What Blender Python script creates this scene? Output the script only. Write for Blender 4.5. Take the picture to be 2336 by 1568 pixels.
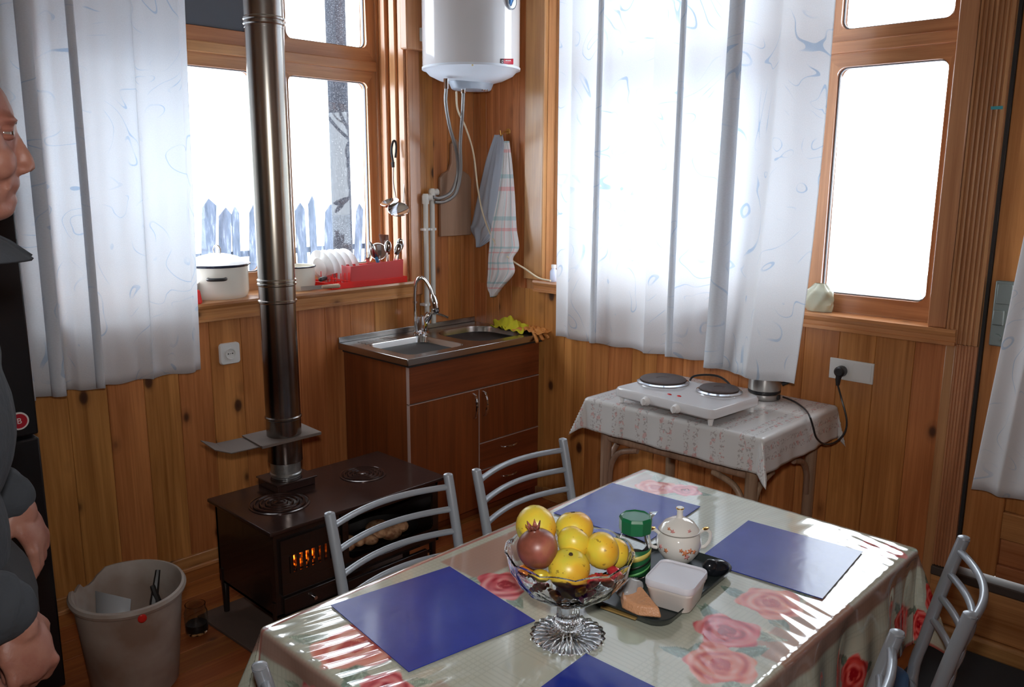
import bpy, math, random
import numpy as np
from mathutils import Vector, Matrix
random.seed(7); rng = np.random.default_rng(7)
SC = bpy.context.scene; COL = SC.collection; PI = math.pi
for o in list(bpy.data.objects): bpy.data.objects.remove(o)

# ------------------------------------------------------------------ camera
FPX, YAW, PITCH, ROLL = 1911.8, 0.803178, 0.195794, 0.0056713
CAM = np.array([-3.05994, -3.23652, 1.62094])
_f = np.array([math.sin(YAW)*math.cos(PITCH), math.cos(YAW)*math.cos(PITCH), -math.sin(PITCH)])
_r = np.array([math.cos(YAW), -math.sin(YAW), 0.0]); _u = np.cross(_r, _f)
_r, _u = _r*math.cos(ROLL)+_u*math.sin(ROLL), -_r*math.sin(ROLL)+_u*math.cos(ROLL)
cam = bpy.data.cameras.new('camera'); camo = bpy.data.objects.new('camera', cam); COL.objects.link(camo)
cam.sensor_width = 36; cam.lens = FPX*36/2336; cam.clip_start = 0.05; cam.clip_end = 300
M = Matrix.Identity(4)
for i in range(3):
    M[i][0] = _r[i]; M[i][1] = _u[i]; M[i][2] = -_f[i]; M[i][3] = CAM[i]
camo.matrix_world = M; SC.camera = camo
def P(x, y, ax, v):
    "where the sight line of photo pixel (x, y) meets the plane axis ax = v"
    d = _f + _r*(x-1168)/FPX - _u*(y-784)/FPX
    return CAM + d*((v-CAM[ax])/d[ax])

# ------------------------------------------------------------------ light
W = bpy.data.worlds.new('world'); SC.world = W; W.use_nodes = True
wn = W.node_tree; wn.nodes.clear()
wo = wn.nodes.new('ShaderNodeOutputWorld'); wb = wn.nodes.new('ShaderNodeBackground')
wb.inputs['Color'].default_value = (0.90, 0.96, 1.0, 1); wb.inputs['Strength'].default_value = 8.5
wn.links.new(wb.outputs[0], wo.inputs[0])
def portal(loc, rot, sx, sy):
    l = bpy.data.lights.new('daylight_portal', 'AREA'); l.shape = 'RECTANGLE'; l.size = sx; l.size_y = sy
    l.cycles.is_portal = True
    o = bpy.data.objects.new('daylight_portal', l); COL.objects.link(o); o.location = loc; o.rotation_euler = rot
portal((-1.26, 0.31, 1.86), (-PI/2, 0, 0), 1.7, 1.55)
portal((0.22, -1.395, 1.86), (0, PI/2, 0), 1.55, 1.85)
# the camera's own small flash, just above the lens
fl_ = bpy.data.lights.new('camera_flash', 'AREA'); fl_.shape = 'DISK'; fl_.size = .09; fl_.energy = 8.5; fl_.color = (1, .97, .95); fl_.spread = math.radians(105)
fo = bpy.data.objects.new('camera_flash', fl_); COL.objects.link(fo); fo.matrix_world = M.copy(); fo.location = Vector(CAM+_u*.13+_f*.02)
SC.view_settings.view_transform = 'Standard'; SC.view_settings.look = 'None'
SC.view_settings.gamma = 1; SC.view_settings.use_curve_mapping = False; SC.view_settings.exposure = 0.0
SC.cycles.max_bounces = 12; SC.cycles.diffuse_bounces = 6; SC.cycles.glossy_bounces = 4
SC.cycles.transmission_bounces = 8; SC.cycles.transparent_max_bounces = 16
SC.cycles.use_denoising = True; SC.cycles.sample_clamp_indirect = 6; SC.cycles.caustics_refractive = False; SC.cycles.caustics_reflective = False

# ------------------------------------------------------------------ materials
MATS = {}
def bsdf(m): return m.node_tree.nodes['Principled BSDF']
def mat(name, col, rough=0.5, metal=0.0, **kw):
    if name in MATS: return MATS[name]
    m = bpy.data.materials.new(name); m.use_nodes = True; b = bsdf(m)
    b.inputs['Base Color'].default_value = (*col, 1); b.inputs['Roughness'].default_value = rough
    b.inputs['Metallic'].default_value = metal
    for k, v in kw.items():
        k = k.replace('_', ' ')
        b.inputs[k].default_value = v
    MATS[name] = m; return m
class N:
    "tiny node helper"
    def __init__(s, m): s.t = m.node_tree; s.b = s.t.nodes.get('Principled BSDF')
    def n(s, typ, **kw):
        nd = s.t.nodes.new('ShaderNode'+typ)
        for k, v in kw.items():
            if k in nd.bl_rna.properties and k not in ('inputs',): setattr(nd, k, v)
            else: nd.inputs[k.replace('_', ' ')].default_value = v
        return nd
    def l(s, a, b): s.t.links.new(a, b)
    def coord(s, scale=(1, 1, 1), kind='Object', rnd=True):
        tc = s.n('TexCoord'); mp = s.n('Mapping'); mp.inputs['Scale'].default_value = scale
        s.l(tc.outputs[kind], mp.inputs[0])
        if rnd:
            oi = s.n('ObjectInfo'); ml = s.n('Math', operation='MULTIPLY'); ml.inputs[1].default_value = 53.0
            s.l(oi.outputs['Random'], ml.inputs[0]); cb = s.n('CombineXYZ')
            for k in range(3): s.l(ml.outputs[0], cb.inputs[k])
            s.l(cb.outputs[0], mp.inputs['Location'])
        return mp.outputs[0]
    def noise(s, vec, scale=5, detail=4, rough=.5, dist=0):
        nd = s.n('TexNoise'); nd.inputs['Scale'].default_value = scale; nd.inputs['Detail'].default_value = detail
        nd.inputs['Roughness'].default_value = rough; nd.inputs['Distortion'].default_value = dist
        s.l(vec, nd.inputs['Vector']); return nd.outputs['Fac']
    def ramp(s, fac, stops, interp='LINEAR'):
        r = s.n('ValToRGB'); r.color_ramp.interpolation = interp; e = r.color_ramp.elements
        while len(e) > 1: e.remove(e[-1])
        e[0].position = stops[0][0]; e[0].color = (*stops[0][1], 1)
        for p, c in stops[1:]:
            x = e.new(p); x.color = (*c, 1)
        s.l(fac, r.inputs[0]); return r.outputs[0]
    def mix(s, fac, a, b, mode='MIX'):
        x = s.n('Mix', data_type='RGBA', blend_type=mode)
        for k, v in ((0, fac), (6, a), (7, b)):
            if hasattr(v, 'is_output'): s.l(v, x.inputs[k])
            else: x.inputs[k].default_value = v if k == 0 else (*v, 1)
        return x.outputs[2]
    def math(s, op, a, b=0.0):
        x = s.n('Math', operation=op)
        for k, v in ((0, a), (1, b)):
            if hasattr(v, 'is_output'): s.l(v, x.inputs[k])
            else: x.inputs[k].default_value = v
        return x.outputs[0]
    def bump(s, h, strength=.3, dist=.002):
        x = s.n('Bump'); x.inputs['Strength'].default_value = strength; x.inputs['Distance'].default_value = dist
        s.l(h, x.inputs['Height']); s.l(x.outputs[0], s.b.inputs['Normal'])
def wood(name, dark, light, axis=2, rough=.32, coat=.25, knots=True, tint=.12, kd=(.045, .015, .008)):
    if name in MATS: return MATS[name]
    m = mat(name, light, rough); n = N(m)
    s1 = [14, 14, 14]; s1[axis] = .9; s2 = [90, 90, 90]; s2[axis] = 2.0
    c1 = n.noise(n.coord(s1), 1.0, 5, .6, 1.2); c2 = n.noise(n.coord(s2), 1.0, 3, .6)
    f = n.math('ADD', n.math('MULTIPLY', c1, .62), n.math('MULTIPLY', c2, .38))
    col = n.ramp(f, [(.34, dark), (.5, tuple(.5*(a+b) for a, b in zip(dark, light))), (.64, light)])
    oi = n.n('ObjectInfo')
    v = n.math('ADD', n.math('MULTIPLY', oi.outputs['Random'], tint), 1-tint*.6)
    hs = n.n('HueSaturation'); n.l(v, hs.inputs['Value']); n.l(col, hs.inputs['Color'])
    h = n.math('ADD', n.math('MULTIPLY', n.math('FRACT', n.math('MULTIPLY', oi.outputs['Random'], 7.3)), .018), .491)
    n.l(h, hs.inputs['Hue']); col = hs.outputs[0]
    if knots:
        s3 = [7.5, 7.5, 7.5]; s3[axis] = 4.6
        vo = n.n('TexVoronoi'); vo.inputs['Scale'].default_value = 1.0; vo.inputs['Randomness'].default_value = 1.0
        n.l(n.coord(s3), vo.inputs['Vector'])
        sp = n.n('SeparateColor'); n.l(vo.outputs['Color'], sp.inputs[0])
        sel = n.math('GREATER_THAN', sp.outputs[0], .22)
        k = n.ramp(vo.outputs['Distance'], [(.0, (1, 1, 1)), (.10, (.9, .9, .9)), (.15, (.25, .25, .25)), (.24, (0, 0, 0))])
        kk = n.math('MULTIPLY', k, sel)
        col = n.mix(kk, col, kd)
    n.l(col, n.b.inputs['Base Color']); n.bump(c2, .12, .001)
    n.b.inputs['Coat Weight'].default_value = coat; n.b.inputs['Coat Roughness'].default_value = .22
    return m
PINE_D, PINE_L = (.31, .105, .027), (.62, .26, .082)
m_pine = wood('pine_boards', PINE_D, PINE_L, 2)
m_pinex = wood('pine_rail_x', (.34, .125, .038), (.62, .30, .12), 0, knots=True)
m_piney = wood('pine_rail_y', (.34, .125, .038), (.62, .30, .12), 1, knots=True)
m_pinez = wood('pine_casing', (.36, .155, .062), (.60, .31, .14), 2, rough=.28, coat=.5, knots=False, tint=.1)  # casing pine made paler, backlit window haze put into its colour
m_floor = wood('floor_planks', (.27, .07, .016), (.48, .165, .042), 0, rough=.4, knots=True, tint=.25)
m_cab = wood('cabinet_laminate', (.125, .028, .009), (.24, .058, .018), 2, rough=.35, coat=.1, knots=False, tint=.05)
m_cabx = wood('cabinet_laminate_across', (.12, .027, .009), (.23, .055, .018), 0, rough=.35, coat=.1, knots=False, tint=.05)
m_rattan = wood('cane_wood', (.20, .12, .075), (.42, .27, .18), 2, rough=.45, coat=.05, knots=False)
m_white = mat('white_enamel', (.70, .70, .72), .12, Coat_Weight=.6)
m_whitep = mat('white_plastic', (.80, .80, .80), .35)
m_cream = mat('cream_enamel', (.78, .76, .68), .16)
m_steel = mat('brushed_steel', (.55, .54, .52), .28, 1.0)
m_chrome = mat('chrome', (.80, .80, .82), .06, 1.0)
m_black = mat('black_plastic', (.02, .02, .022), .35)
m_blackiron = mat('black_iron', (.018, .015, .014), .4)
m_chair = mat('silver_grey_paint', (.36, .39, .43), .33, .35)
m_rubber = mat('dark_rubber', (.02, .02, .02), .6)
m_gold = mat('gold_rim', (.8, .5, .15), .2, 1.0)
m_blue = mat('blue_placemat', (.018, .038, .34), .22, Specular_IOR_Level=.25)
m_red = bpy.data.materials.new('red_plastic'); m_red.use_nodes = True; _n = m_red.node_tree; _b = _n.nodes['Principled BSDF']; _b.inputs['Base Color'].default_value = (.80, .04, .03, 1); _b.inputs['Roughness'].default_value = .3
_t = _n.nodes.new('ShaderNodeBsdfTranslucent'); _t.inputs[0].default_value = (.95, .06, .05, 1); _m = _n.nodes.new('ShaderNodeMixShader'); _m.inputs[0].default_value = .45
_n.links.new(_b.outputs[0], _m.inputs[1]); _n.links.new(_t.outputs[0], _m.inputs[2]); _n.links.new(_m.outputs[0], _n.nodes['Material Output'].inputs[0])
m_greenlid = mat('green_plastic', (.01, .16, .06), .3)

# ------------------------------------------------------------------ geometry helpers
def unit(v): v = np.asarray(v, float); return v/(np.linalg.norm(v)+1e-12)
def basis(d):
    d = unit(d); a = np.array([0, 0, 1.]) if abs(d[2]) < .9 else np.array([1., 0, 0])
    u = unit(np.cross(a, d)); return u, np.cross(d, u)
def rotm(axis, ang):
    return np.array(Matrix.Rotation(ang, 3, Vector(axis)))
class MB:
    def __init__(s): s.v = []; s.f = []
    def add(s, vs, fs):
        o = len(s.v); s.v.extend([tuple(map(float, p)) for p in vs]); s.f.extend([tuple(i+o for i in f) for f in fs]); return s
    def box(s, lo, hi):
        (a, b, c), (d, e, f) = lo, hi
        if a > d: a, d = d, a
        if b > e: b, e = e, b
        if c > f: c, f = f, c
        v = [(a,b,c),(d,b,c),(d,e,c),(a,e,c),(a,b,f),(d,b,f),(d,e,f),(a,e,f)]
        return s.add(v, [(3,2,1,0),(4,5,6,7),(0,1,5,4),(1,2,6,5),(2,3,7,6),(3,0,4,7)])
    def obox(s, c, size, R=None):
        h = np.array(size)/2; vs = []
        for k in range(8):
            p = np.array([(1 if k & 1 else -1)*h[0], (1 if k & 2 else -1)*h[1], (1 if k & 4 else -1)*h[2]])
            if R is not None: p = R@p
            vs.append(p+np.asarray(c))
        return s.add(vs, [(0,2,3,1),(4,5,7,6),(0,1,5,4),(1,3,7,5),(3,2,6,7),(2,0,4,6)])
    def quadprism(s, pts, z0, z1):
        n = len(pts); v = [(*p, z0) for p in pts]+[(*p, z1) for p in pts]
        ar = sum(pts[i][0]*pts[(i+1)%n][1]-pts[(i+1)%n][0]*pts[i][1] for i in range(n))
        f = [tuple(range(n))[::-1], tuple(range(n, 2*n))]+[(i, (i+1)%n, n+(i+1)%n, n+i) for i in range(n)]
        if ar < 0: f = [t[::-1] for t in f]
        return s.add(v, f)
    def tube(s, pts, r, n=10, closed=False, cap=True):
        pts = [np.asarray(p, float) for p in pts]; m = len(pts)
        rs = r if hasattr(r, '__len__') else [r]*m
        T = []
        for i in range(m):
            if closed: t = pts[(i+1) % m]-pts[i-1]
            else: t = pts[min(i+1, m-1)]-pts[max(i-1, 0)]
            T.append(unit(t))
        u, w = basis(T[0]); vs = []
        for i in range(m):
            u = unit(u-T[i]*(u@T[i])); w = np.cross(T[i], u)
            for k in range(n):
                a = 2*PI*k/n; vs.append(pts[i]+rs[i]*(math.cos(a)*u+math.sin(a)*w))
        fs = []
        for i in range(m if closed else m-1):
            j = (i+1) % m
            for k in range(n):
                k2 = (k+1) % n; fs.append((i*n+k, i*n+k2, j*n+k2, j*n+k))
        if cap and not closed: fs += [tuple(range(n))[::-1], tuple(range((m-1)*n, m*n))]
        return s.add(vs, fs)
    def cyl(s, a, b, r, n=20, r2=None): return s.tube([a, b], [r, r if r2 is None else r2], n)
    def lathe(s, prof, c=(0, 0, 0), n=32, ax=None, sx=1, sy=1):
        "prof: (radius, height) pairs; ends closed when the radius is not 0"
        c = np.asarray(c, float)
        d = np.array([0, 0, 1.]) if ax is None else unit(ax)
        if ax is None: u, w = np.array([1., 0, 0]), np.array([0, 1., 0])
        else: u, w = basis(d)
        vs = []; rows = []
        for (r, h) in prof:
            if r < 1e-6: rows.append([len(vs)]); vs.append(c+d*h)
            else:
                rows.append(list(range(len(vs), len(vs)+n)))
                for k in range(n):
                    a = 2*PI*k/n; vs.append(c+d*h+r*(sx*math.cos(a)*u+sy*math.sin(a)*w))
        fs = []
        for A, B in zip(rows[:-1], rows[1:]):
            for k in range(n):
                k2 = (k+1) % n
                if len(A) == 1 and len(B) == 1: break
                if len(A) == 1: fs.append((A[0], B[k2], B[k]))
                elif len(B) == 1: fs.append((A[k], A[k2], B[0]))
                else: fs.append((A[k], A[k2], B[k2], B[k]))
        if len(rows[0]) > 1: fs.append(tuple(rows[0][::-1]))
        if len(rows[-1]) > 1: fs.append(tuple(rows[-1]))
        return s.add(vs, fs)
    def shell(s, prof, c=(0, 0, 0), n=32, mod=None):
        "open lathe: a closed outline turned round the axis, no end caps; mod(angle, r, h) -> r, h"
        c = np.asarray(c, float); m = len(prof); vs = []
        for (r, h) in prof:
            for k in range(n):
                a = 2*PI*k/n; rr, hh = (r, h) if mod is None else mod(a, r, h)
                vs.append(c+np.array([rr*math.cos(a), rr*math.sin(a), hh]))
        fs = [(i*n+k, i*n+(k+1) % n, (i+1)*n+(k+1) % n, (i+1)*n+k) for i in range(m-1) for k in range(n)]
        return s.add(vs, fs)
    def ell(s, c, r, R=None, nu=16, nv=10):
        c = np.asarray(c, float); r = np.asarray(r if hasattr(r, '__len__') else [r]*3, float)
        vs = [c+(np.array([0, 0, -1.])*r if R is None else R@(np.array([0, 0, -1.])*r))]
        for j in range(1, nv):
            t = -PI/2+PI*j/nv
            for k in range(nu):
                a = 2*PI*k/nu; p = np.array([math.cos(t)*math.cos(a), math.cos(t)*math.sin(a), math.sin(t)])*r
                vs.append(c+(p if R is None else R@p))
        p = np.array([0, 0, 1.])*r; vs.append(c+(p if R is None else R@p)); L = len(vs)-1
        fs = [(0, 1+(k+1) % nu, 1+k) for k in range(nu)]
        for j in range(nv-2):
            for k in range(nu):
                a = 1+j*nu; fs.append((a+k, a+(k+1) % nu, a+nu+(k+1) % nu, a+nu+k))
        a = 1+(nv-2)*nu; fs += [(a+k, a+(k+1) % nu, L) for k in range(nu)]
        return s.add(vs, fs)
    def cap(s, a, b, r1, r2=None, n=12):
        "tapered capsule"
        a, b = np.asarray(a, float), np.asarray(b, float); r2 = r1 if r2 is None else r2; d = b-a; L = np.linalg.norm(d); d = d/L
        pr = [(0, -r1)]+[(r1*math.cos(t), r1*math.sin(t)) for t in (-PI/3, -PI/6, 0)]+[(r2*math.cos(t), L+r2*math.sin(t)) for t in (0, PI/6, PI/3)]+[(0, L+r2)]
        return s.lathe(pr, a, n, d)
    def grid(s, pts):
        "pts[i][j]"
        A = len(pts); B = len(pts[0]); vs = [p for row in pts for p in row]
        return s.add(vs, [(i*B+j, i*B+j+1, (i+1)*B+j+1, (i+1)*B+j) for i in range(A-1) for j in range(B-1)])
    def extr(s, prof, p0, u, t, length, ax):
        "profile (a, b) in directions u and t, swept along ax by length"
        p0, u, t, ax = (np.asarray(q, float) for q in (p0, u, t, ax)); n = len(prof)
        v = [p0+a*u+b*t for a, b in prof]; v += [p+ax*length for p in v]
        f = [(i, (i+1) % n, n+(i+1) % n, n+i) for i in range(n)]+[tuple(range(n))[::-1], tuple(range(n, 2*n))]
        if np.cross(u, t)@ax < 0: f = [q[::-1] for q in f]
        return s.add(v, f)
    def build(s, name, m, parent=None, smooth=True, bevel=0, solid=0, sub=0, at=None, sharp=38):
        v = np.array(s.v)
        if parent is None:
            c = np.array([(v[:, 0].min()+v[:, 0].max())/2, (v[:, 1].min()+v[:, 1].max())/2, v[:, 2].min()]) if at is None else np.asarray(at, float)
        else:
            r = parent
            while r.parent: r = r.parent
            c = np.array(r.location)
        me = bpy.data.meshes.new(name); me.from_pydata((v-c).tolist(), [], s.f); me.update()
        if smooth:
            me.polygons.foreach_set('use_smooth', [True]*len(me.polygons)); me.set_sharp_from_angle(angle=math.radians(sharp))
        if m is not None: me.materials.append(m)
        o = bpy.data.objects.new(name, me); COL.objects.link(o)
        if parent is None: o.location = c
        else: o.parent = parent
        if solid:
            q = o.modifiers.new('t', 'SOLIDIFY'); q.thickness = solid; q.offset = 0
        if bevel:
            q = o.modifiers.new('b', 'BEVEL'); q.width = bevel; q.segments = 2; q.limit_method = 'ANGLE'; q.angle_limit = math.radians(40)
        if sub:
            q = o.modifiers.new('s', 'SUBSURF'); q.levels = sub; q.render_levels = sub
        return o
def tag(o, label=None, cat=None, group=None, kind=None):
    if label: o['label'] = label
    if cat: o['category'] = cat
    if group: o['group'] = group
    if kind: o['kind'] = kind
    return o
def thing(name, loc, label, cat, group=None):
    o = bpy.data.objects.new(name, None); COL.objects.link(o); o.location = loc; o.empty_display_size = .05
    return tag(o, label, cat, group)
def struct(name, mb, m, **kw):
    return tag(mb.build(name, m, at=(0, 0, 0), **kw), kind='structure')
def dup(root, loc=None, rotz=None, label=None):
    def cp(o, par):
        c = o.copy(); COL.objects.link(c); c.parent = par
        for ch in list(o.children): cp(ch, c)
        return c
    r = cp(root, None)
    if loc is not None: r.location = loc
    if rotz is not None: r.rotation_euler = (0, 0, rotz)
    if label: r['label'] = label
    return r
def spline(pts, k=8):
    "Catmull-Rom through the points"
    p = [np.asarray(q, float) for q in pts]; p = [2*p[0]-p[1]]+p+[2*p[-1]-p[-2]]; out = []
    for i in range(1, len(p)-2):
        for j in range(k):
            t = j/k; a, b, c, d = p[i-1:i+3]
            out.append(.5*((2*b)+(-a+c)*t+(2*a-5*b+4*c-d)*t*t+(-a+3*b-3*c+d)*t**3))
    out.append(p[-2]); return out
def rrect(u0, u1, v0, v1, r, n=5):
    L = []
    for (cu, cv, a0) in ((u1-r, v1-r, 0), (u0+r, v1-r, PI/2), (u0+r, v0+r, PI), (u1-r, v0+r, 1.5*PI)):
        L += [(cu+r*math.cos(a0+PI/2*i/n), cv+r*math.sin(a0+PI/2*i/n)) for i in range(n+1)]
    return L
def ringplate(mb, outer, inner, r, d0, d1, fn, n=5):
    "flat plate with a rounded-corner hole; fn(u, v, d) -> xyz"
    (U0, U1, V0, V1), (u0, u1, v0, v1) = outer, inner
    oc = [(U1, V1), (U0, V1), (U0, V0), (U1, V0)]; inn = rrect(u0, u1, v0, v1, r, n); K = len(inn)
    vs = [fn(u, v, d) for d in (d0, d1) for (u, v) in oc+inn]; S = 4+K; fs = []
    for side in (0, 1):
        o = side*S; ff = []
        for c in range(4):
            b = 4+c*(n+1)
            for i in range(n): ff.append((c, b+i, b+i+1))
            c2 = (c+1) % 4; ff.append((c, b+n, 4+c2*(n+1), c2))
        fs += [tuple(o+i for i in (f if side else f[::-1])) for f in ff]
    fs += [(i, (i+1) % 4, S+(i+1) % 4, S+i) for i in range(4)]
    fs += [(4+(i+1) % K, 4+i, S+4+i, S+4+(i+1) % K) for i in range(K)]
    return mb.add(vs, fs)
# ------------------------------------------------------------------ room shell
XL, YF, ZC = -3.95, -4.55, 2.78
FW = (-2.10, -.44, 1.115, 2.64)      # window_1 opening in the back wall (x0, x1, z0, z1)
GW = (-2.29, -.50, 1.125, 2.64)      # window_2 opening in the right wall (y0, y1, z0, z1)
DW = (-3.36, -2.46, .26, 2.32)       # door opening in the right wall
b = MB(); b.box((XL-.2, YF-.2, -.12), (.25, .35, -.02)); struct('ground_slab', b, mat('slab', (.2, .12, .07), .8))
m_ceil = mat('ceiling_paint', (.36, .29, .21), .7)
# the joists are out of sight: plain ceiling
b = MB(); b.box((XL-.15, YF-.15, ZC), (.2, .3, ZC+.1)); struct('ceiling', b, m_ceil)
fl = thing('floor', (0, 0, 0), None, None); tag(fl, kind='structure')
y = 0.0; k = 0
while y > YF:
    y1 = max(y-.118, YF); x0 = XL; cut = XL+.6+((k*1.37) % 2.6)
    for (xa, xb) in ((XL, cut-.001), (cut+.001, 0.0)):
        MB().box((xa, y1+.0012, -.02), (xb, y-.0012, 0)).build('plank', m_floor, fl, bevel=.0015)
    y = y1; k += 1

def wall_mesh(along, rects, lo, hi, name, m):
    b = MB()
    for (u0, u1, z0, z1) in rects:
        if along == 'x': b.box((u0, lo, z0), (u1, hi, z1))
        else: b.box((lo, u0, z0), (hi, u1, z1))
    return struct(name, b, m)
wb1 = wall_mesh('x', [(XL-.15, FW[0], 0, ZC), (FW[1], .2, 0, ZC), (FW[0], FW[1], 0, FW[2]-.03), (FW[0], FW[1], FW[3], ZC)], .012, .30, 'wall_back', m_pinez)
wr1 = wall_mesh('y', [(GW[1], .012, 0, ZC), (DW[1], GW[0], 0, ZC), (GW[0], GW[1], 0, GW[2]-.03), (GW[0], GW[1], GW[3], ZC), (DW[0], DW[1], 0, DW[2]), (DW[0], DW[1], DW[3], ZC), (YF-.15, DW[0], 0, ZC)], .012, .20, 'wall_right', m_pinez)
wl1 = wall_mesh('y', [(YF-.15, .012, 0, ZC)], XL-.15, XL, 'wall_left', m_pinez)
FWIN = (-3.15, -.85, 1.0, 2.45)
wf1 = wall_mesh('x', [(XL, .012, 0, ZC)], YF-.15, YF, 'wall_front', m_pinez)
# tongue-and-groove boards, each one a piece
def prof(w, t=.012):
    return [(.0003, 0), (.0003, t-.0025), (.0022, t), (w*.485, t), (w*.495, t-.0015), (w*.505, t-.0015), (w*.515, t), (w-.0022, t), (w-.0003, t-.0025), (w-.0003, 0)]
BW = .088
def boards(wall, along, u0, u1, z0, z1, m=None, bw=BW):
    n = max(1, round(abs(u1-u0)/bw)); w = (u1-u0)/n
    for i in range(n):
        a = u0+i*w; mb = MB()
        pf = prof(w) if bw < .1 else [(.0003, 0), (.0003, .0095), (.002, .012), (w-.002, .012), (w-.0003, .0095), (w-.0003, 0)]
        if along == 'x': mb.extr(pf, (a, .012, z0), (1, 0, 0), (0, -1, 0), z1-z0, (0, 0, 1))
        else: mb.extr(pf, (.012, a, z0), (0, 1, 0), (-1, 0, 0), z1-z0, (0, 0, 1))
        mb.build('board', m or m_pine, wall, smooth=False)
boards(wb1, 'x', XL, FW[0]-.09, .05, ZC); boards(wb1, 'x', FW[0]-.09, FW[1]+.06, .05, 1.045, bw=.137); boards(wb1, 'x', -.365, 0, .05, ZC)
boards(wb1, 'x', FW[0]-.02, FW[1]+.02, FW[3], ZC)
boards(wr1, 'y', -2.385, -.372, .05, 1.075, bw=.137); boards(wr1, 'y', -.372, 0, 1.075, ZC); boards(wr1, 'y', -.372, 0, .05, 1.075)
boards(wr1, 'y', GW[0], GW[1], FW[3], ZC); boards(wr1, 'y', YF, DW[0]-.1, .05, ZC)
# skirting
def trim(name, lo, hi, m, bev=.004): return struct(name, MB().box(lo, hi), m, bevel=bev)
trim('baseboard_back', (XL, -.016, 0), (-.87, .0, .062), m_pinex); trim('baseboard_back', (XL, -.03, 0), (-.87, -.016, .018), m_pinex)
trim('baseboard_right', (-.016, -2.40, 0), (0, -.52, .062), m_piney)
# casings round window_1 (back wall)
trim('trim_1', (-.44, -.014, 1.04), (-.365, .012, ZC), m_pinez, .006)
trim('trim_2', (FW[0]-.09, -.014, 1.04), (FW[0], .012, ZC), m_pinez, .006)
# vertical mouldings on the reveal
for i, (a, c) in enumerate(((.000, .045), (.060, .105), (.128, .165))):
    trim('trim_3', (-.452-.004*i, a, 1.115), (-.4395, c, 2.64), m_pinez, .005)
# casings round window_2 (right wall)
trim('trim_4', (-.016, -.498, 1.125), (.012, -.375, ZC), m_pinez, .004)
trim('trim_5', (-.018, -2.348, 1.125), (.012, -2.288, ZC), m_pinez, .004)
trim('trim_6', (-.010, -2.385, .05), (.012, -2.352, 1.075), m_pinez, .003)
# fluted pilaster beside the door
b = MB(); fl_u = []
w = .100; nfl = 6; pr = [(0, 0), (0, .016)]
for i in range(nfl):
    a = .008+i*(w-.012)/nfl; c = (w-.012)/nfl
    pr += [(a, .016), (a+c*.22, .0155), (a+c*.35, .010), (a+c*.65, .010), (a+c*.78, .0155)]
pr += [(w, .016), (w, 0)]
b.extr(pr, (.0, -2.350-w, 1.076), (0, 1, 0), (-1, 0, 0), ZC-1.076, (0, 0, 1)); struct('trim_7', b, m_pinez, smooth=False)
b = MB(); b.extr([(a, t*.75) for a, t in pr], (.0, -2.386-.066, .275), (0, .66, 0), (-1, 0, 0), 1.074-.275, (0, 0, 1)); struct('trim_8', b, m_pinez, smooth=False)
tp_ = P(2274, 246, 0, -.0175); MB().obox((-.0172, tp_[1], tp_[2]), (.0012, .034, .010)).build('paint_mark', mat('teal_paint', (.05, .32, .36), .5), bpy.data.objects['trim_7'])
# sills
def sill(name, along, u0, u1, z, d0, d1, m, drop=.06):
    pr = [(-d0, 0), (-d0-.002, -.010), (-d0+.003, -.020), (-d0+.008, -.026), (-d0+.010, -drop+.014), (-d0+.004, -drop+.012), (-d0+.004, -drop), (0, -drop), (0, -.035), (d1, -.035), (d1, 0)]
    b = MB()
    if along == 'x': b.extr([(q[0], q[1]) for q in pr], (u0, 0, z), (0, 1, 0), (0, 0, 1), u1-u0, (1, 0, 0))
    else: b.extr(pr, (0, u0, z), (1, 0, 0), (0, 0, 1), u1-u0, (0, 1, 0))
    return struct(name, b, m, smooth=False)
s1 = sill('trim_9', 'x', FW[0]-.10, -.425, 1.115, .035, .26, m_pinex, .075)
s2 = sill('trim_10', 'y', -2.385, -.455, 1.125, .035, .14, m_piney, .055)

# ------------------------------------------------------------------ windows
m_glass = bpy.data.materials.new('window_glass'); m_glass.use_nodes = True
t = m_glass.node_tree; t.nodes.clear(); o_ = t.nodes.new('ShaderNodeOutputMaterial'); tr = t.nodes.new('ShaderNodeBsdfTransparent')
gl = t.nodes.new('ShaderNodeBsdfGlossy'); gl.inputs['Roughness'].default_value = .02; mx = t.nodes.new('ShaderNodeMixShader'); mx.inputs[0].default_value = .035
tr.inputs[0].default_value = (.97, .985, 1, 1)
t.links.new(tr.outputs[0], mx.inputs[1]); t.links.new(gl.outputs[0], mx.inputs[2]); t.links.new(mx.outputs[0], o_.inputs[0])
m_gasket = mat('grey_gasket', (.14, .15, .17), .5)
m_pinex2 = wood('pine_sash_x', (.36, .155, .062), (.60, .31, .14), 0, rough=.28, coat=.5, knots=False, tint=.1)  # sash rails share the casing's haze-lightened colour
m_piney2 = wood('pine_sash_y', (.36, .155, .062), (.60, .31, .14), 1, rough=.28, coat=.5, knots=False, tint=.1)
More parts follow.
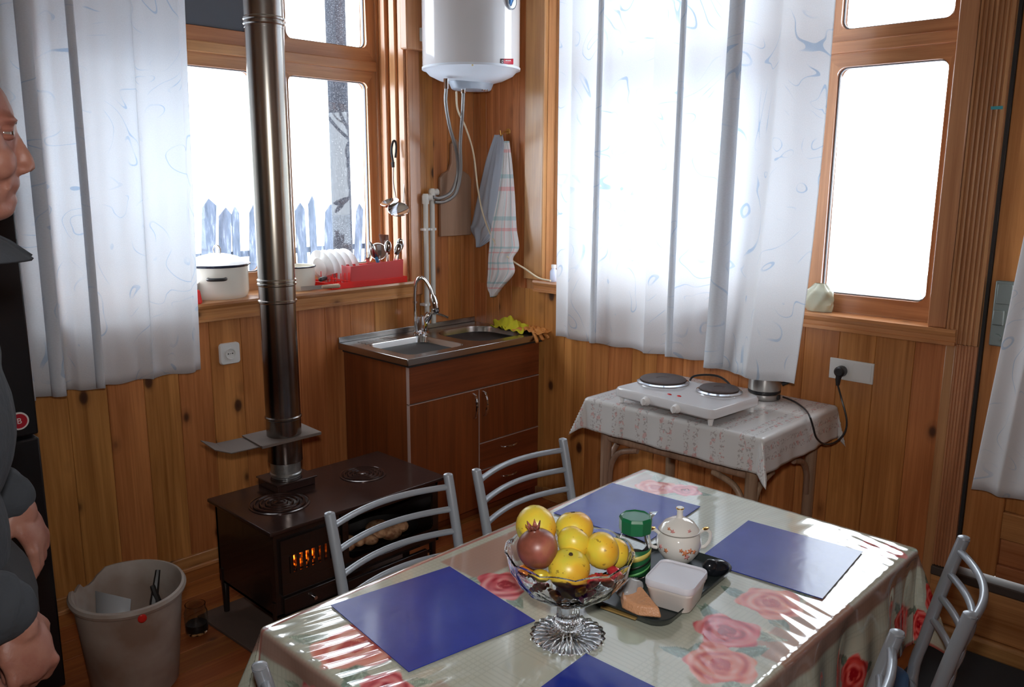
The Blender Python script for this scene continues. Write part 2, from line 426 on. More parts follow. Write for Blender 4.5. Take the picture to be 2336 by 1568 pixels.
def window(name, along, dpt, opening, sashes, zt, m):
    w = tag(thing(name, (0, 0, 0), None, None), kind='structure')
    f = (lambda u, v, d: (u, dpt+d, v)) if along == 'x' else (lambda u, v, d: (dpt+d, u, v))
    u0, u1, z0, z1 = opening
    mr = m_pinex2 if along == 'x' else m_piney2; ui = 0 if along == 'x' else 1
    def bx(nm, a, c, za, zb, d0, d1, bev=.004):
        p, q = f(a, za, d0), f(c, zb, d1); MB().box(p, q).build(nm, mr if nm == 'transom' else m, w, bevel=bev)
    # fixed frame members between the sashes
    edges = [u0]+[e for s_ in sashes for e in s_[:2]]+[u1]
    for i in range(0, len(edges), 2):
        if edges[i+1]-edges[i] > .004: bx('mullion', edges[i], edges[i+1], z0, z1, -.012, .055)
    (zl0, zl1), (zu0, zu1) = zt
    for (a, c, ga, gc) in sashes:
        bx('transom', a, c, zl1, zu0, -.016, .055)
        for (za, zb, g0, g1, kind) in ((z0, zl1, GZ[0], GZ[1], 'lower'), (zu0, z1, GZ[2], GZ[3], 'upper')):
            mb = ringplate(MB(), (a, c, za, zb), (ga, gc, g0, g1), .032, 0, .045, f)
            sa = mb.build('sash', m, w, smooth=False, bevel=.003); sa.data.materials.append(mr)
            for pf in sa.data.polygons:
                if (pf.center[2] > g1-.02 or pf.center[2] < g0+.02) and ga-.01 < pf.center[ui] < gc+.01: pf.material_index = 1
            mb = ringplate(MB(), (ga-.006, gc+.006, g0-.006, g1+.006), (ga+.004, gc-.004, g0+.005, g1-.004), .030, .016, .026, f)
            mb.build('gasket', m_gasket, sa, smooth=False)
            p, q = f(ga-.004, g0-.004, .019), f(gc+.004, g1+.004, .023)
            if kind == 'upper' and name == 'window_1' and ga < -1.5:
                mp = MB().box(f(ga-.004, g0-.004, .016), f(gc+.004, g1+.004, .026)).build('cover_panel', mat('grey_sheet_metal', (.11, .125, .15), .45, .3), sa)
                mp['label'] = 'dark grey sheet panel filling the upper pane'
            else: MB().box(p, q).build('pane', m_glass, sa, smooth=False)
    return w
GZ = (1.195, 2.068, 2.225, 2.575)
win1 = window('window_1', 'x', .215, FW, [(-2.06, -1.05, -1.98, -1.115), (-1.0, -.458, -.943, -.505)], ((FW[2], 2.12), (2.165, FW[3])), m_pinez)
GZ = (1.192, 2.022, 2.152, 2.575)
win2 = window('window_2', 'y', .075, GW, [(-2.29, -1.80, -2.245, -1.862), (-1.78, -.56, -1.71, -.625)], ((GW[2], 2.07), (2.11, GW[3])), m_pinez)

# ------------------------------------------------------------------ door in the right wall
dr = tag(thing('door_1', (0, 0, 0), None, None), kind='structure')
fy = lambda u, v, d: (.045-d, u, v)
m_door = wood('pine_door', (.33, .12, .030), (.58, .26, .085), 2, knots=True, tint=.08)
y0, y1, z0, z1 = DW
MB().box((.002, -2.462, .30), (.045, -2.452, z1)).build('gap_shade_strip', m_rubber, dr)  # black strip standing in for the shade in the gap beside the door
mb = MB()
mb.box((.012, -2.580, .285), (.05, -2.463, z1)).build('stile', m_door, dr, bevel=.003)
MB().box((.012, y0+.01, .285), (.05, y0+.11, z1)).build('stile', m_door, dr, bevel=.003)
MB().box((.012, y0+.11, .285), (.05, -2.58, .33)).build('rail', m_piney, dr, bevel=.003)
MB().box((.012, y0+.11, .425), (.05, -2.58, .52)).build('rail', m_piney, dr, bevel=.003)
MB().box((.012, y0+.11, .95), (.05, -2.58, 1.05)).build('rail', m_piney, dr, bevel=.003)
MB().box((.012, y0+.11, 2.2), (.05, -2.58, z1)).build('rail', m_piney, dr, bevel=.003)
MB().box((.030, y0+.11, .33), (.045, -2.58, .425)).build('panel', m_piney, dr, bevel=.002)
MB().box((.030, y0+.11, .52), (.045, -2.58, .95)).build('panel', m_door, dr, bevel=.002)
MB().box((.028, y0+.11, 1.05), (.034, -2.58, 2.2)).build('pane', m_glass, dr)
m_lock = mat('worn_zinc', (.25, .29, .28), .5, .6)
lk = MB().box((-.012, -2.545, 1.085), (.012, -2.482, 1.30)).build('lock', m_lock, dr, bevel=.004)
MB().box((-.018, -2.535, 1.225), (-.011, -2.490, 1.290)).build('lock_plate', m_lock, lk, bevel=.003)
MB().box((-.022, -2.520, 1.155), (-.011, -2.486, 1.205)).build('latch', m_lock, lk, bevel=.004)
MB().cyl((-.024, -2.505, 1.115), (-.011, -2.505, 1.115), .012).build('lock_cylinder', m_lock, lk)
pw_ = MB().box((1.0, -4.6, -.7), (1.1, -2.47, 3.0)).build('wall_light_block', wood('light_block_boards', (.05, .03, .02), (.10, .06, .04), 2, .7, 0, False), at=(0, 0, 0)); tag(pw_, kind='structure')  # unseen wall added outside to cut the daylight behind the door curtain
# threshold, riser board and mat below the door
trim('trim_11', (-.022, -3.45, .240), (.05, -2.385, .272), mat('dark_threshold', (.075, .055, .045), .6), .004)
trim('trim_12', (-.012, -3.45, .065), (.012, -2.385, .235), m_piney, .003)
trim('trim_13', (-.035, -3.45, .0), (.0, -2.40, .065), m_piney, .012)
mt = MB().box((-.78, -3.5, .0), (-.04, -2.42, .012)).build('door_mat', mat('dark_grey_carpet', (.030, .033, .038), .95), bevel=.004)
tag(mt, 'dark grey carpet mat on the floor below the door', 'mat')
# ------------------------------------------------------------------ outside: snow-bright yard, picket fence, porch post
m_snow = mat('pale_ground', (.80, .84, .90), .8)
gr = MB().box((-30, .6, -.75), (40, 60, -.70)).build('yard_ground', m_snow, smooth=False); tag(gr, kind='structure'); gr.name = 'yard_ground'
g2 = MB().box((.6, -40, -.75), (40, .6, -.70)).build('yard_ground', m_snow, smooth=False); tag(g2, kind='structure')
m_old = mat('weathered_grey_wood', (.10, .115, .15), .9, Specular_IOR_Level=.1)
n = N(m_old); f = n.noise(n.coord((16, 16, 3)), 1, 5, .7); n.l(n.ramp(f, [(.35, (.05, .062, .085)), (.55, (.085, .10, .135)), (.7, (.22, .24, .30))]), n.b.inputs['Base Color'])
fe = thing('picket_fence', (1.5, 6.2, -.7), 'weathered grey picket fence across the yard behind the left window', 'fence')
FY = 6.2
x = -3.6; i = 0
R_ = random.Random(3)
while x < 5.0:
    w = R_.uniform(.10, .17); h = R_.uniform(1.80, 2.12); ln = R_.uniform(-.07, .07)+.05; j = x+R_.uniform(0, .03)
    pts = [(j, -.7), (j+w, -.7), (j+w+ln*h*.8, h-.78), (j+w/2+ln*h*.8, h-.70), (j+ln*h*.8, h-.80)]
    v = [(p[0], FY+R_.uniform(-.03, .03), p[1]) for p in pts]; v += [(p[0], p[1]+.022, p[2]) for p in v]
    MB().add(v, [tuple(range(5)), tuple(range(5, 10))[::-1]]+[(q, 5+q, 5+(q+1) % 5, (q+1) % 5) for q in range(5)]).build('picket', m_old, fe, smooth=False)
    x += w+R_.uniform(.03, .11); i += 1
for z in (.0, .65): MB().box((-3.7, FY+.04, z), (5.1, FY+.09, z+.07)).build('rail', m_old, fe, smooth=False)
# frosty porch post close outside window_1
m_post = mat('frosted_post', (.22, .23, .26), .9, Specular_IOR_Level=.05)
n = N(m_post); f = n.noise(n.coord((1, 1, 1)), 150, 4, .75); n.l(n.ramp(f, [(.40, (.016, .018, .024)), (.58, (.042, .046, .058)), (.66, (.22, .23, .25))]), n.b.inputs['Base Color'])
A_, B_ = P(751, 300, 1, 1.6), P(796, 300, 1, 1.6); pw = B_[0]-A_[0]
po = MB().cyl(((A_[0]+B_[0])/2, 1.6, -.7), ((A_[0]+B_[0])/2, 1.6, 3.6), pw*.42, 20).build('porch_post', m_post)
tag(po, 'speckled grey wooden porch post standing outside the left window', 'post')
# faint shrub outside window_2
m_bark = mat('pale_bark', (.30, .33, .33), .8)
sh = thing('bare_shrub', (9.0, -4.3, -.7), 'pale bare shrub far outside the right window', 'shrub')
b0 = P(2160, 330, 0, 9.0)
for s_ in range(9):
    a = R_.uniform(-.7, .7); L = R_.uniform(1.5, 2.9); p0 = np.array([9.0, b0[1]-.1, -.7]); pts = [p0]
    for q in range(1, 7): pts.append(p0+np.array([.05*R_.uniform(-1, 1), a*q*.15*L/2+.05*R_.uniform(-1, 1), L*q/6]))
    MB().tube(pts, [.03*(1-q/8) for q in range(7)], 5).build('branch', m_bark, sh)

# ------------------------------------------------------------------ curtains
def curtain_mat(name, tl, tp, seed):
    m = bpy.data.materials.new(name); m.use_nodes = True; n = N(m); t = n.t
    out = t.nodes['Material Output']; t.nodes.remove(n.b); n.b = None
    v = n.coord((1, 1, 1), 'UV', False)
    f = n.noise(v, 3.2+seed, .6, .4, 2.2); fr = n.math('FRACT', n.math('MULTIPLY', f, 5.0))
    ln = n.math('LESS_THAN', n.math('ABSOLUTE', n.math('SUBTRACT', fr, .5)), .035)
    msk = n.noise(v, 7.0, 1, .5, .3); sel = n.ramp(msk, [(.46, (0, 0, 0)), (.60, (1, 1, 1))])
    col = n.mix(n.math('MULTIPLY', n.math('MULTIPLY', ln, sel), .55), (.88, .90, .93), (.45, .62, .80))
    weave = n.noise(v, 260, 2, .5)
    d = n.n('BsdfDiffuse'); tr = n.n('BsdfTranslucent'); tp_ = n.n('BsdfTransparent')
    n.l(col, d.inputs[0]); n.l(col, tr.inputs[0])
    m1 = n.n('MixShader'); m1.inputs[0].default_value = tl; n.l(d.outputs[0], m1.inputs[1]); n.l(tr.outputs[0], m1.inputs[2])
    m2 = n.n('MixShader'); n.l(n.math('MULTIPLY', weave, tp*2), m2.inputs[0]); n.l(m1.outputs[0], m2.inputs[1]); n.l(tp_.outputs[0], m2.inputs[2])
    n.l(m2.outputs[0], out.inputs[0]); return m
m_curt = curtain_mat('sheer_white_cotton', .40, .07, 0)
def curtain(name, P0, P1, nrm, ztop, zbot, folds, amp, m, spread=(0, 0), bulge=None):
    "hung between plan points P0, P1; folds = list of (position 0..1, width, depth)"
    P0, P1, nrm = np.array(P0, float), np.array(P1, float), np.array(nrm, float); nu, nv = 220, 46
    L = np.linalg.norm(P1-P0); d = (P1-P0)/L; rows = []; vs = []; uv = []
    for j in range(nv):
        t = j/(nv-1); z = ztop+(zbot-ztop)*t; row = []
        for i in range(nu):
            s = i/(nu-1); off = 0.0; lat = 0.0
            for (c, w_, dp) in folds:
                a = (s-c)/w_
                off += dp*math.exp(-a*a)*(0.55+.45*t); lat += -dp*.9*a*math.exp(-a*a)*(1 if dp > 0 else .3)
            off += amp*math.sin(s*2*PI*4.6+1.1+t*.5)*(.4+.6*t)+amp*.3*math.sin(s*2*PI*11+t*1.2)
            q = P0+d*(s*L+lat+spread[0]*(1-s)*t+spread[1]*s*t)+nrm*off
            if bulge is not None: q = q+nrm*bulge(s, t)
            zz = z+(.004*math.sin(s*40)+off*.10)*(t > .97)
            row.append((q[0], q[1], zz)); uv.append((s*L*1.35, t*(ztop-zbot)))
        rows.append(row)
    mb = MB().grid(rows); o = mb.build(name, m, sharp=180)
    me = o.data; ul = me.uv_layers.new(name='UVMap'); vi = np.zeros(len(me.loops), dtype=np.int32); me.loops.foreach_get('vertex_index', vi)
    ul.data.foreach_set('uv', np.array(uv)[vi].ravel())
    q = o.modifiers.new('t', 'SOLIDIFY'); q.thickness = .0006
    q.use_rim = True
    return o
# left curtain: bunched at its left end
cA = curtain('curtain', (-2.36, -.10), (-1.535, -.10), (0, -1), 2.60, .865,
             [(.17, .030, .10), (.30, .026, .09), (.38, .02, -.04), (.48, .030, .07), (.74, .03, .025), (.95, .05, .03)], .007, m_curt, (0, -.045))
tag(cA, 'white sheer curtain with blue curls, bunched in folds over the left window', 'curtain')
cB = curtain('curtain', (-.105, -.665), (-.105, -1.915), (-1, 0), 2.60, .885,
             [(.07, .03, .03), (.205, .014, .06), (.42, .03, .03), (.53, .020, .07), (.645, .04, -.06), (.72, .018, .11), (.86, .05, .04)], .006, m_curt, (.015, .0), lambda s, t: .105*min(1, max(0, (s-.70)/.10))*t**3)
tag(cB, 'wide white sheer curtain with blue curls hanging over the right window', 'curtain')
m_curt2 = curtain_mat('sheer_grey_cotton', .25, .03, 1)
cC = curtain('curtain', (-.055, -2.61), (-.055, -3.30), (-1, 0), 2.18, .60, [(.1, .05, .02), (.3, .05, .03), (.5, .05, .02), (.7, .05, .03)], .008, m_curt2, (-.115, 0))
tag(cC, 'greyish sheer curtain hung over the glazed door at the right edge', 'curtain')
m_rod = mat('white_rod', (.7, .7, .7), .4)
for (a, c, lb) in (((-2.45, -.10, 2.615), (-.46, -.10, 2.615), 'white curtain rod above the left window'), ((-.105, -.45, 2.615), (-.105, -2.33, 2.615), 'white curtain rod above the right window'), ((-.045, -2.5, 2.195), (-.045, -3.35, 2.195), 'white curtain rod across the door glass')):
    r = thing('curtain_rod', ((a[0]+c[0])/2, (a[1]+c[1])/2, a[2]), lb, 'rod')
    MB().cyl(a, c, .009, 12).build('rod', m_rod, r)
    for e in (a, c):
        w_ = (e[0], .0, e[2]) if a[1] == c[1] else (.0, e[1], e[2])
        MB().cyl(e, w_, .006, 8).build('bracket', m_rod, r)
# ------------------------------------------------------------------ sink cabinet, sink, tap
t = thing('sink_cabinet', (-.435, -.25, 0), 'reddish brown laminate base cabinet under the steel sink', 'cabinet')
MB().box((-.852, -.472, .0), (-.836, -.015, .822)).build('side_panel', m_cab, t, bevel=.001)
MB().box((-.034, -.472, .0), (-.018, -.015, .822)).build('side_panel', m_cab, t, bevel=.001)
MB().box((-.836, -.03, .0), (-.034, -.018, .822)).build('back_panel', m_cab, t)
MB().box((-.836, -.47, .06), (-.034, -.03, .076)).build('bottom_panel', m_cab, t)
MB().box((-.836, -.43, .0), (-.034, -.415, .06)).build('plinth', m_cabx, t)
m_edge = mat('pale_edge_band', (.42, .30, .26), .4)
def front(nm, x0, x1, z0, z1, m):
    p = MB().box((x0, -.490, z0), (x1, -.473, z1)).build(nm, m, t, bevel=.001)
    MB().box((x0-.0012, -.4915, z1-.002), (x1+.0012, -.4735, z1+.0008)).box((x0-.0012, -.4915, z0), (x0+.001, -.4735, z1)).build('edge_band', m_edge, p)
    return p
def bow(par, a, c, out, r=.0045):
    a, c, out = np.array(a), np.array(c), np.array(out); m_ = (a+c)/2
    pts = spline([a, a+out*.6+(c-a)*.08, m_+out, c+out*.6-(c-a)*.08, c], 5); n_ = len(pts)
    MB().tube(pts, [r*(.7+.9*math.sin(PI*i/(n_-1))) for i in range(n_)], 8).build('handle', m_chrome, par)
front('front_panel', -.850, -.020, .655, .820, m_cabx)
bow(front('door', -.850, -.437, .065, .650, m_cab), (-.470, -.490, .635), (-.470, -.490, .515), (0, -.026, 0))
bow(front('door', -.433, -.020, .385, .650, m_cab), (-.405, -.490, .635), (-.405, -.490, .515), (0, -.026, 0))
bow(front('drawer', -.433, -.020, .250, .381, m_cabx), (-.285, -.490, .335), (-.185, -.490, .335), (0, -.024, 0), .0035)
bow(front('drawer', -.433, -.020, .065, .246, m_cabx), (-.285, -.490, .185), (-.185, -.490, .185), (0, -.024, 0), .0035)
m_sink = mat('sink_steel', (.42, .41, .40), .25, 1.0)
s = thing('sink', (-.435, -.25, .826), 'stainless steel double bowl sink set on the brown cabinet', 'sink')
fz = lambda u, v, d: (u, v, .862-d)
mb = MB(); ringplate(mb, (-.872, -.435, -.512, -.002), (-.815, -.475, -.455, -.135), .045, .004, 0, fz, 6)
ringplate(mb, (-.435, -.004, -.512, -.002), (-.405, -.055, -.455, -.105), .11, .004, 0, fz, 8)
mb.build('sink_top', m_sink, s, smooth=False)
MB().box((-.872, -.514, .832), (-.004, -.508, .862)).box((-.874, -.512, .832), (-.868, -.004, .862)).build('rim', m_sink, s, bevel=.002)
MB().box((-.862, -.505, .822), (-.012, -.02, .834)).build('gasket', m_rubber, s)
MB().box((-.872, -.010, .862), (-.004, -.003, .888)).build('backsplash', m_sink, s, bevel=.002)
for (u0, u1, v0, v1, r, n_) in ((-.815, -.475, -.455, -.135, .045, 6), (-.405, -.055, -.455, -.105, .11, 8)):
    mb = MB(); cu, cv = (u0+u1)/2, (v0+v1)/2; rings = []
    for (z, k, rr) in ((.862, 1, r), (.858, .985, r), (.73, .95, r), (.712, .90, r), (.705, .75, r*.8), (.702, .12, .015)):
        rings.append([(cu+(p[0]-cu)*k, cv+(p[1]-cv)*k, z) for p in rrect(u0, u1, v0, v1, r, n_)])
    K = len(rings[0]); mb.v = [tuple(p) for R in rings for p in R]
    mb.f = [(i*K+j, i*K+(j+1) % K, (i+1)*K+(j+1) % K, (i+1)*K+j) for i in range(len(rings)-1) for j in range(K)]+[tuple(range((len(rings)-1)*K, len(rings)*K))]
    b_ = mb.build('basin', m_sink, s)
    MB().lathe([(.0, .7035), (.022, .7035), (.026, .706), (.03, .7045)][::-1], (cu, cv, 0), 20).build('drain', m_chrome, b_)
for i in range(3): MB().box((-.800, -.118+i*.028, .862), (-.62, -.110+i*.028, .865)).build('drain_ridge', m_sink, s, bevel=.001)
f = thing('kitchen_tap', (-.447, -.085, .862), 'chrome mixer tap with arched pull-out spout on the sink', 'tap')
c0 = np.array([-.440, -.088, .862])
MB().lathe([(.034, 0), (.034, .004), (.026, .012), (.024, .05), (.019, .085), (.0, .092)], c0, 24, sx=1.35, sy=.95).build('body', m_chrome, f)
sp = spline([c0+[-.035, 0, .015], c0+[-.040, .0, .12], c0+[-.040, -.002, .22], c0+[-.030, -.012, .272], c0+[-.008, -.03, .275], c0+[.010, -.052, .235], c0+[.016, -.066, .195]], 7)
MB().tube(sp, .0095, 12).build('spout', m_chrome, f)
MB().lathe([(.013, 0), (.013, .006), (.013, .01)], c0+[-.040, 0, .155], 16).build('collar', m_chrome, f)
e = sp[-1]; dv = unit([.006, -.014, -.06])
MB().lathe([(.010, -.005), (.018, .010), (.021, .045), (.019, .065), (.012, .072), (0, .072)], e, 20, dv).build('spray_head', m_chrome, f)
MB().lathe([(.015, .0), (.015, .012), (.008, .02), (0, .02)], e+dv*.070, 16, dv).build('nozzle', mat('dark_chrome', (.12, .12, .13), .25, .9), f)
MB().lathe([(.019, 0), (.021, .03), (.015, .05), (0, .054)], c0+[.015, -.005, .058], 18, (.35, -.35, .8)).build('cartridge_cap', m_chrome, f)
MB().tube(spline([c0+[.025, -.018, .098], c0+[.06, -.05, .098], c0+[.10, -.085, .078]], 5), [.006]*5+[.005]*5+[.0055], 8).build('lever', m_chrome, f)
# cloth and glove on the right rim
def rag(nm, c, sx, sy, sz, m, seed, lab, cat, n_=34):
    r_ = np.random.default_rng(seed); ph = r_.uniform(0, 6, (6,)); rows = []
    for i in range(n_):
        row = []
        for j in range(n_):
            u, v = i/(n_-1)*2-1, j/(n_-1)*2-1
            rr = math.hypot(u, v)
            h = math.exp(-rr*rr*1.1)*(.75+.25*math.sin(5*u+ph[0]))+.22*math.sin(6.5*u+3*v+ph[1])*math.cos(5*v+ph[2])*(1-rr*.4)+.10*math.sin(15*v-6*u+ph[3])
            k = 1+.16*math.sin(3*math.atan2(v, u)+ph[4])+.08*math.sin(7*math.atan2(v, u)+ph[5])
            row.append((c[0]+u*sx*k, c[1]+v*sy*k, c[2]+max(.003, h*sz)-max(0, rr-1.05)*.01))
        rows.append(row)
    o = MB().grid(rows).build(nm, m, solid=.003, sharp=180); return tag(o, lab, cat)
m_yc = mat('yellow_cloth', (.55, .52, .02), .85); n = N(m_yc); n.bump(n.noise(n.coord((1, 1, 1)), 240, 2), .8, .002)
m_oc = mat('orange_glove', (.55, .22, .05), .6)
rag('cleaning_cloth', (-.055, -.335, .866), .055, .115, .058, m_yc, 2, 'crumpled yellow cleaning cloth on the right rim of the sink', 'cloth')
gv = rag('rubber_glove', (-.035, -.465, .868), .055, .085, .034, m_oc, 5, 'orange rubber glove hanging over the front right corner of the sink', 'glove')
for (a, c_) in (((-.07, -.50, .875), (-.085, -.535, .835)), ((-.05, -.51, .876), (-.055, -.545, .845)), ((-.02, -.51, .876), (-.02, -.548, .848))):
    MB().cap(a, c_, .011, .009, 10).build('finger', m_oc, gv)

# ------------------------------------------------------------------ water heater in the corner
hc = np.array([-.262, -.262, 2.108])
h = thing('water_heater', tuple(hc), 'white cylindrical water heater hanging in the corner above the sink', 'water heater')
R0 = .226
MB().lathe([(R0-.004, 0), (R0, .004), (R0, .60), (R0-.02, .62), (0, .635)], hc, 64).build('tank', m_white, h)
MB().lathe([(0, -.062), (.10, -.058), (.15, -.045), (.195, -.024), (R0-.012, -.004), (R0+.003, .0), (R0+.003, .010), (R0-.01, .012)], hc, 64).build('bottom_cover', mat('pale_blue_white_plastic', (.72, .78, .86), .3), h)
m_gp = mat('grey_blue_plastic', (.38, .44, .52), .35)
MB().lathe([(0, -.088), (.098, -.088), (.105, -.083), (.118, -.055), (.10, -.045)], hc, 40, sy=.75).build('service_cap', m_gp, h)
def on_tank(px, py, r=R0):
    "point of the tank wall seen at a photo pixel"
    d = _f+_r*(px-1168)/FPX-_u*(py-784)/FPX; o = CAM-hc; a = d[0]**2+d[1]**2; b_ = o[0]*d[0]+o[1]*d[1]; c_ = o[0]**2+o[1]**2-r*r
    tt = (-b_-math.sqrt(max(0, b_*b_-a*c_)))/a; return CAM+d*tt
p = on_tank(1165, 3); nr = unit([p[0]-hc[0], p[1]-hc[1], 0]); tg = np.array([-nr[1], nr[0], 0])
if tg@_r < 0: tg = -tg
th_ = MB().lathe([(.036, -.004), (.036, .007), (.032, .010), (.030, .008), (0, .008)], p, 32, nr).build('thermometer', mat('grey_bezel', (.35, .38, .42), .3, .4), h)
MB().add([p+nr*.0095+tg*a+np.array([0, 0, z]) for a, z in ((-.027, .012), (-.019, .022), (.0, .029), (.015, .024), (-.012, -.024), (-.024, -.012))], [(0, 1, 2, 3, 4, 5)]).build('dial_scale', mat('dial_blue', (.05, .22, .55), .3), th_, solid=.001)
MB().add([p+nr*.0105+tg*a+np.array([0, 0, z]) for a, z in ((.018, .022), (.026, .012), (-.004, -.020), (-.012, -.024))], [(0, 1, 2, 3)]).build('dial_pointer', mat('dial_white', (.8, .85, .9), .3), th_, solid=.001)
# maker's label: dark block with a white swirl, red block with white line of letters
def tank_patch(nm, x0, y0, x1, y1, m, par, lift):
    rows = [[on_tank(x0+(x1-x0)*i/6, y, R0+lift) for i in range(7)] for y in (y0, y1)]
    return MB().grid(rows).build(nm, m, par, solid=.0006)
lab = tank_patch('maker_label', 1142, 134, 1171, 147, mat('label_red', (.50, .02, .05), .35), h, .001)
tank_patch('label_block', 1142, 134, 1149, 146, mat('label_black', (.06, .02, .04), .35), lab, .0018)
p = on_tank(1146, 140, R0+.003); MB().tube([p+.005*(math.cos(a)*tg+math.sin(a)*np.array([0, 0, 1.])) for a in np.linspace(.6, 5.2, 12)], .0012, 5).build('label_swirl', m_whitep, lab)
for (a, c_) in ((1153, 1157), (1158, 1161), (1162, 1165)): tank_patch('label_letters', a, 137, c_, 139, m_whitep, lab, .002)
MB().lathe([(0, 0), (.004, .002), (.004, .006), (0, .008)], on_tank(1078, 149), 10, (-.7, -.7, 0)).build('flash_glint', mat('glint_cream', (.9, .75, .4), .2), h)  # pale dot modelled in place of the flash highlight on the tank
for (px, py) in ((1018, 190), (1057, 200)):
    q = P(px, py, 1, -.27); MB().lathe([(.012, 0), (.012, .045), (0, .045)], (q[0], q[1], q[2]-.025), 14).build('pipe_nipple', m_chrome, h)
for k in range(3):
    q = P(1100+k*5, 196+k*2, 1, -.33); MB().cyl(q, q-np.array([0, 0, .02]), .004, 8).build('screw', m_chrome, h)
# wooden mounting block with its zinc hanger left of the heater
mb_ = MB().box((-.470, -.050, 2.205), (-.075, .0, 2.70)).build('mounting_block', m_pinez, bevel=.006); tag(mb_, 'pale wooden block on the wall behind the water heater', 'wood block')
hk = MB().box((-.395, -.058, 2.245), (-.20, -.050, 2.305)).build('bracket', mat('white_bracket', (.62, .68, .70), .4), mb_, bevel=.002)
MB().box((-.365, -.060, 2.238), (-.352, -.048, 2.262)).build('slot', m_black, hk)
m_hose = mat('braided_hose', (.30, .30, .30), .4, .6); n = N(m_hose); n.bump(n.noise(n.coord((1, 1, 1)), 600, 1), .6, .001)
def hose(nm, pts, r, m, lab, cat='hose', grp=None, n_=10):
    p3 = [P(*q) for q in pts]; o = MB().tube(spline(p3, 8), r, n_).build(nm, m); return tag(o, lab, cat, grp)
h1 = hose('water_hose', [(1018, 200, 1, -.27), (1017, 235, 1, -.25), (1026, 290, 1, -.20), (1041, 345, 1, -.13), (1044, 395, 1, -.09), (1030, 437, 1, -.075), (1004, 452, 1, -.065), (988, 450, 1, -.055)], .0085, m_hose, 'braided steel water hose hanging from the left nipple of the heater', 'hose')
h2 = hose('water_hose', [(1057, 212, 1, -.27), (1055, 260, 1, -.24), (1050, 330, 1, -.17), (1051, 390, 1, -.12), (1040, 440, 1, -.085), (1014, 460, 1, -.065), (992, 461, 1, -.05)], .0085, m_hose, 'braided steel water hose hanging from the middle nipple of the heater', 'hose')
m_pvc = mat('white_pipe', (.62, .61, .57), .4)
for i, (px, lb) in enumerate(((972, 'left of the two white water pipes rising from behind the sink'), (987, 'right of the two white water pipes rising from behind the sink'))):
    q = P(px, 560, 1, -.035); tt_ = 1.515 if i == 0 else 1.54
    pp = thing('water_pipe', (q[0], -.035, .895), lb, 'pipe')
    MB().cyl((q[0], -.035, .893), (q[0], -.035, tt_), .0125, 16).build('pipe', m_pvc, pp)
    MB().lathe([(.017, 0), (.018, .015), (.018, .04), (.012, .05)], (q[0], -.035, tt_-.025), 16).build('elbow', m_pvc, pp)
    MB().lathe([(.016, 0), (.017, .03), (.010, .036), (0, .036)], (q[0], -.035, tt_+.005), 16, (.9, -.4, .1)).build('elbow_arm', m_pvc, pp)
    for z in (.985, 1.36): MB().box((q[0]-.019, -.045, z), (q[0]+.019, -.001, z+.012)).build('clip', m_whitep, pp, bevel=.002)
cb = hose('power_cable', [(1041, 208, 1, -.27), (1044, 250, 1, -.25), (1062, 290, 0, -.23), (1080, 350, 0, -.17), (1090, 430, 0, -.105), (1104, 495, 0, -.07), (1130, 555, 0, -.06), (1165, 592, 0, -.055), (1200, 615, 0, -.045), (1228, 634, 0, -.04), (1256, 641, 0, -.045)], .0045, mat('cream_cable', (.68, .58, .42), .5), 'cream power cable looping from the heater to the right window sill', 'cable')
# ------------------------------------------------------------------ chopping board, towels, utensils on the wall
x0, x1 = P(1003, 470, 1, -.012)[0], P(1073, 470, 1, -.012)[0]; zb, zt = 1.325, 1.615
cu_ = (x0+x1)/2; hw = (x1-x0)/2
ol = [(x0, zb), (x1, zb), (x1, zt), (x1-.02, zt+.02), (cu_+.045, zt+.04), (cu_+.03, zt+.075), (cu_+.028, zt+.17), (cu_, zt+.195), (cu_-.028, zt+.17), (cu_-.03, zt+.075), (cu_-.045, zt+.04), (x0+.02, zt+.02), (x0, zt)]
v = [(a, -.002, c) for a, c in ol]+[(a, -.020, c) for a, c in ol]; K = len(ol)
o = MB().add(v, [tuple(range(K))[::-1], tuple(range(K, 2*K))]+[(i, (i+1) % K, K+(i+1) % K, K+i) for i in range(K)]).build('chopping_board', wood('worn_board', (.30, .19, .12), (.40, .26, .17), 2, .5, 0, False), bevel=.003)
tag(o, 'worn brown wooden chopping board with a neck hanging behind the hoses', 'chopping board')
def towel(nm, rows, xo, m, lab, folds, tw=.018, ph=0.0):
    "rows: (py, px_left, px_right) of a cloth hanging on the right wall"
    R = spline([np.array(r, float) for r in rows], 6); nx = 26; g = []
    for k, r in enumerate(R):
        A, B = P(r[1], r[0], 0, xo), P(r[2], r[0], 0, xo); t_ = k/(len(R)-1); row = []
        for i in range(nx):
            s_ = i/(nx-1); q = A+(B-A)*s_; d = tw*(.4+.6*t_)*math.sin(s_*PI*2*folds+ph+t_*.8)+.006*math.sin(s_*21+t_*5)
            row.append((min(-.012, q[0]-abs(d)-.004), q[1], q[2]))
        g.append(row)
    mb = MB().grid(g); o = mb.build(nm, m, sharp=180, solid=.002)
    ul = o.data.uv_layers.new(name='UVMap'); vi = np.zeros(len(o.data.loops), dtype=np.int32); o.data.loops.foreach_get('vertex_index', vi)
    uv = np.array([(i/(nx-1), k/(len(R)-1)) for k in range(len(R)) for i in range(nx)]); ul.data.foreach_set('uv', uv[vi].ravel())
    return tag(o, lab, 'towel')
m_tw1 = mat('blue_grey_towel', (.44, .50, .60), .9)
towel('tea_towel', [(308, 1131, 1152), (360, 1114, 1160), (430, 1098, 1163), (505, 1082, 1166), (522, 1076, 1160), (545, 1087, 1128), (564, 1094, 1101)], -.032, m_tw1, 'plain blue grey towel hanging on the left of the corner hook', 1.3)
m_tw2 = mat('checked_towel', (.70, .69, .70), .9); n = N(m_tw2)
